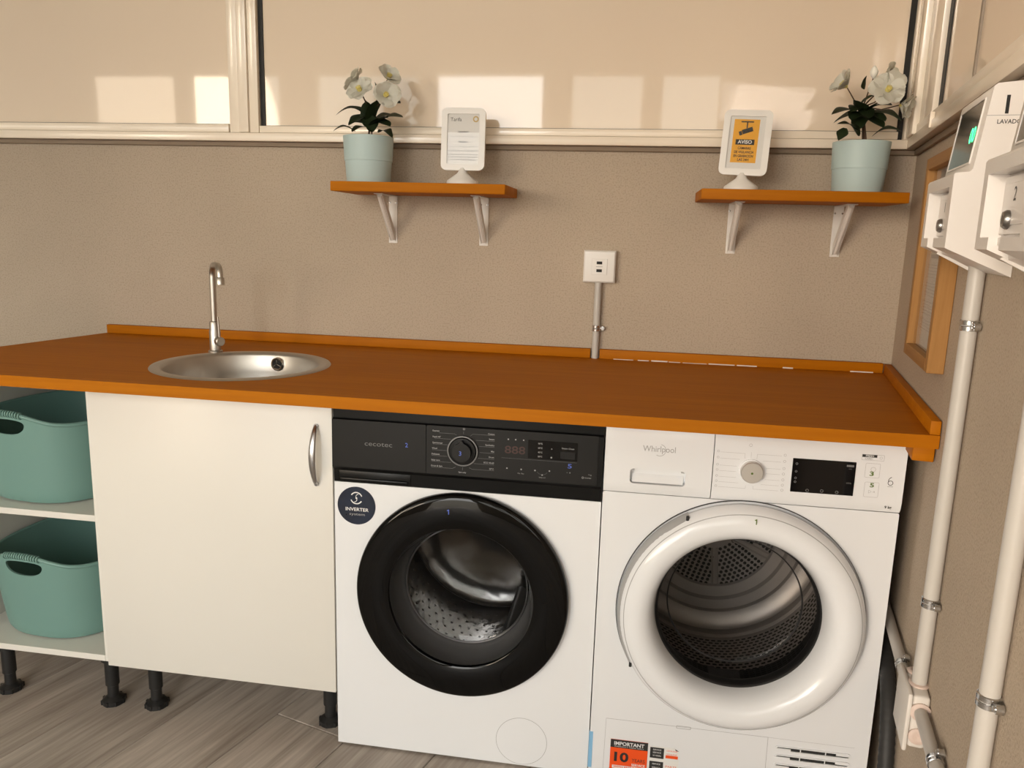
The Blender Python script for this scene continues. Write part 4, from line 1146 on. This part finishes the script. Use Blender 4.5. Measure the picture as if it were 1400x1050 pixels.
# ================================================================== COIN TERMINALS
def terminal(lab, s0, num, word):
    t = thing('coin_terminal', lab, 'coin terminal', onwall(s0), ANG, 'coin terminals on the right wall')
    W_ = .203
    bm = bmesh.new()
    prism_x(bm, [(-.0008, 1.1785), (-.0655, 1.2065), (-.0655, 1.322), (-.0530, 1.432), (-.0490, 1.4355), (-.0008, 1.440)], 0, W_)
    bmesh.ops.recalc_face_normals(bm, faces=bm.faces[:])
    es = [e for e in bm.edges if len(e.link_faces) == 2 and e.calc_face_angle(0) > R(30)]
    bmesh.ops.bevel(bm, geom=es, offset=.0022, segments=2, profile=.5, affect='EDGES')
    finish(bm, 'body', 'terminal', t, 35)
    bm = bmesh.new()
    sec = [(-.0650, 1.2066), (-.0873, 1.2165), (-.0873, 1.3160), (-.0855, 1.3190), (-.0650, 1.3205)]
    prism_x(bm, sec, 0, .020); prism_x(bm, sec, W_-.020, W_)
    prism_x(bm, [(-.0650, 1.3010), (-.0873, 1.3010), (-.0873, 1.3160), (-.0855, 1.3190), (-.0650, 1.3205)], .020, W_-.020)
    prism_x(bm, [(-.0650, 1.2066), (-.0873, 1.2165), (-.0873, 1.2300), (-.0650, 1.2300)], .020, .060)
    prism_x(bm, [(-.0650, 1.2066), (-.0873, 1.2165), (-.0873, 1.2300), (-.0650, 1.2300)], .110, W_-.020)
    prism_x(bm, [(-.0650, 1.2190), (-.0780, 1.2215), (-.0780, 1.2300), (-.0650, 1.2300)], .060, .110)
    finish(bm, 'bezel', 'terminal', t, 25)
    full = [(-.0008, 1.1785), (-.0870, 1.2160), (-.0873, 1.2165), (-.0873, 1.3150), (-.0850, 1.3190), (-.0690, 1.3203), (-.0652, 1.3240), (-.0530, 1.432), (-.0490, 1.4355), (-.0008, 1.440)]
    bm = bmesh.new(); prism_x(bm, full, W_+.0002, W_+.0028); finish(bm, 'side_cover', 'terminal', t, 25)
    dd = bx('coin_door', 'terminal', t, .026, W_-.026, -.0705, -.0657, 1.2335, 1.2975, .0008, 1)
    bx('door_panel', 'terminal', dd, .034, W_-.034, -.0722, -.0706, 1.244, 1.289, .0008, 1)
    bm = bmesh.new(); lathe(bm, [(.0105, -.0723), (.0105, -.0750), (.0085, -.0782), (.0072, -.0784)], (.068, 0, 1.2495), 'y', 20, (False, True)); lk = finish(bm, 'lock', 'lock_metal', dd, 40)
    bm = bmesh.new(); quad(bm, [(.0672, -.0786, 1.2450), (.0688, -.0786, 1.2450), (.0688, -.0786, 1.2540), (.0672, -.0786, 1.2540)]); finish(bm, 'keyhole', 'gap', lk, 0)
    bm = bmesh.new(); text(bm, num, .082, 1.2760, .0150, -.0725, bold=.01); finish(bm, 'door_number', 'print_black', dd, 0)
    # sloped display
    mt = Matrix.Translation((0, -.0655, 1.322)) @ Matrix.Rotation(math.atan2(.0125, .110), 4, 'X') @ Matrix.Translation((0, 0, 0))
    def add(bm, nm, m_, par, sm=30):
        bmesh.ops.transform(bm, matrix=Matrix.Translation((0, -.0655, 1.322)) @ Matrix.Rotation(-math.atan2(.0125, .110), 4, 'X'), verts=bm.verts[:]); return finish(bm, nm, m_, par, sm)
    bm = bmesh.new(); plate(bm, rrect(.020, .178, .011, .101, .002, 2), -.0022, -.0002, (rrect(.0225, .1755, .0135, .0985, .001, 2),)); add(bm, 'display_bezel', 'terminal', t)
    bm = bmesh.new(); plate(bm, rrect(.0227, .1753, .0137, .0983, .001, 2), -.0014, -.0002); dp = add(bm, 'display', 'terminal_display', t)
    bm = bmesh.new(); text(bm, '00', .150, .052, .021, -.0017, bold=.02, width=.034); add(bm, 'green_digits', 'led_green', dp, 0)
    # coin slot and seam on the side that faces the viewer
    bm = bmesh.new()
    x = W_+.0031
    for (y0, z0, y1, z1) in ((-.0365, 1.396, -.0322, 1.420),): quad(bm, [(x, y0, z0), (x, y1, z0), (x, y1, z1), (x, y0, z1)])
    finish(bm, 'coin_slot', 'gap', t, 0)
    bm = bmesh.new(); quad(bm, [(x, -.0575, 1.3936), (x, -.002, 1.3936), (x, -.002, 1.3944), (x, -.0575, 1.3944)]); finish(bm, 'side_seam', 'print_soft', t, 0)
    if word:
        bm = bmesh.new(); text(bm, word, 0, 0, .0056, 0, 'LEFT', .012, width=.0385)
        for v in bm.verts: v.co = Vector((x, -.0445+v.co.x, 1.3855+v.co.z))
        finish(bm, 'side_lettering', 'print_black', t, 0)
    # thin tray plate under the sloping bottom
    bm = bmesh.new(); prism_x(bm, [(-.072, 1.2065), (-.069, 1.2095), (-.010, 1.1800), (-.010, 1.1745)], .052, .057)
    finish(bm, 'coin_tray', 'terminal', t, 20)
    return t
terminal('white coin terminal with green-lit display beside the framed notice', .820, '1', 'LAVADORA')
terminal('white coin terminal marked 2, nearest the right edge of the picture', 1.209, '2', None)

# ================================================================== RIGHT WALL: CONDUITS AND JUNCTION BOX
def vconduit(lab, s, z0, z1, clamps):
    t = thing('conduit', lab, 'conduit', onwall(s), ANG, 'conduits on the right wall')
    bm = bmesh.new(); tube(bm, [(0, -.0142, z0), (0, -.0142, z1)], .0122, 24); finish(bm, 'pipe', 'pvc', t, 60)
    for z in clamps: clamp(t, (0, -.0142, z), (0, 0, 1), (0, -1, 0), .0124, (1, 0, 0))
vconduit('vertical grey conduit from the near terminal marked 2 down to the floor', 1.262, .0, 1.190, (.672,))
vconduit('vertical grey conduit between the display terminal and the junction box', .887, .476, 1.190, (1.097, .627))
jb = thing('junction_box', 'square grey junction box low on the right wall beside the dryer', 'junction box', onwall(.824), ANG)
bm = bmesh.new(); box(bm, .004, .104, -.0285, -.001, .378, .475, .006, 3); finish(bm, 'body', 'box_grey', jb, 40)
bm = bmesh.new(); box(bm, 0, .108, -.0365, -.0288, .372, .478, .003, 2); finish(bm, 'lid', 'box_grey', jb, 40)
def grom(c, d, r=.0165):
    bm = bmesh.new(); c, d = Vector(c), Vector(d); u, v = frame_of(d)
    rings = [ring_of(bm, c+d*h, u, v, k, 24) for k, h in ((r, -.001), (r, .003), (r-.003, .0045), (r*.45, .0055), (.002, .003))]; skin(bm, rings); finish(bm, 'grommet', 'grommet', jb, 50)
grom((.104, -.0145, .447), (1, 0, 0)); grom((.104, -.0145, .402), (1, 0, 0), .0145); grom((.063, -.0145, .475), (0, 0, 1)); grom((.022, -.0145, .475), (0, 0, 1), .0130)
def hconduit(lab, s0, s1, z, cl, r=.0108):
    t = thing('conduit', lab, 'conduit', onwall(s0), ANG, 'conduits on the right wall')
    bm = bmesh.new(); tube(bm, [(0, -.0145, z), (s1-s0, -.0145, z)], r, 22); finish(bm, 'pipe', 'pvc', t, 60)
    for s in cl: clamp(t, (s-s0, -.0145, z), (1, 0, 0), (0, -1, 0), r+.0002, (0, 0, 1))
hconduit('horizontal grey conduit leaving the junction box towards the viewer', .9345, 1.90, .447, (1.066,))
hconduit('horizontal grey conduit from the junction box back behind the dryer', .12, .8235, .425, (.735,))
# dark drain hose in the gap beside the dryer
bm = bmesh.new(); pts = []; rs = []
for i in range(91):
    t = i/90; p = Vector(onwall(.44+.30*(1-(1-t)**2), .375-.358*t**2.2))+N_*(.0175)
    pts.append(p); rs.append(.0150+.0007*math.sin(i*2.2))
tube(bm, pts, rs, 14)
tag(finish(bm, 'drain_hose', 'hose', None, 60), 'dark ribbed drain hose in the gap between dryer and right wall', 'hose')
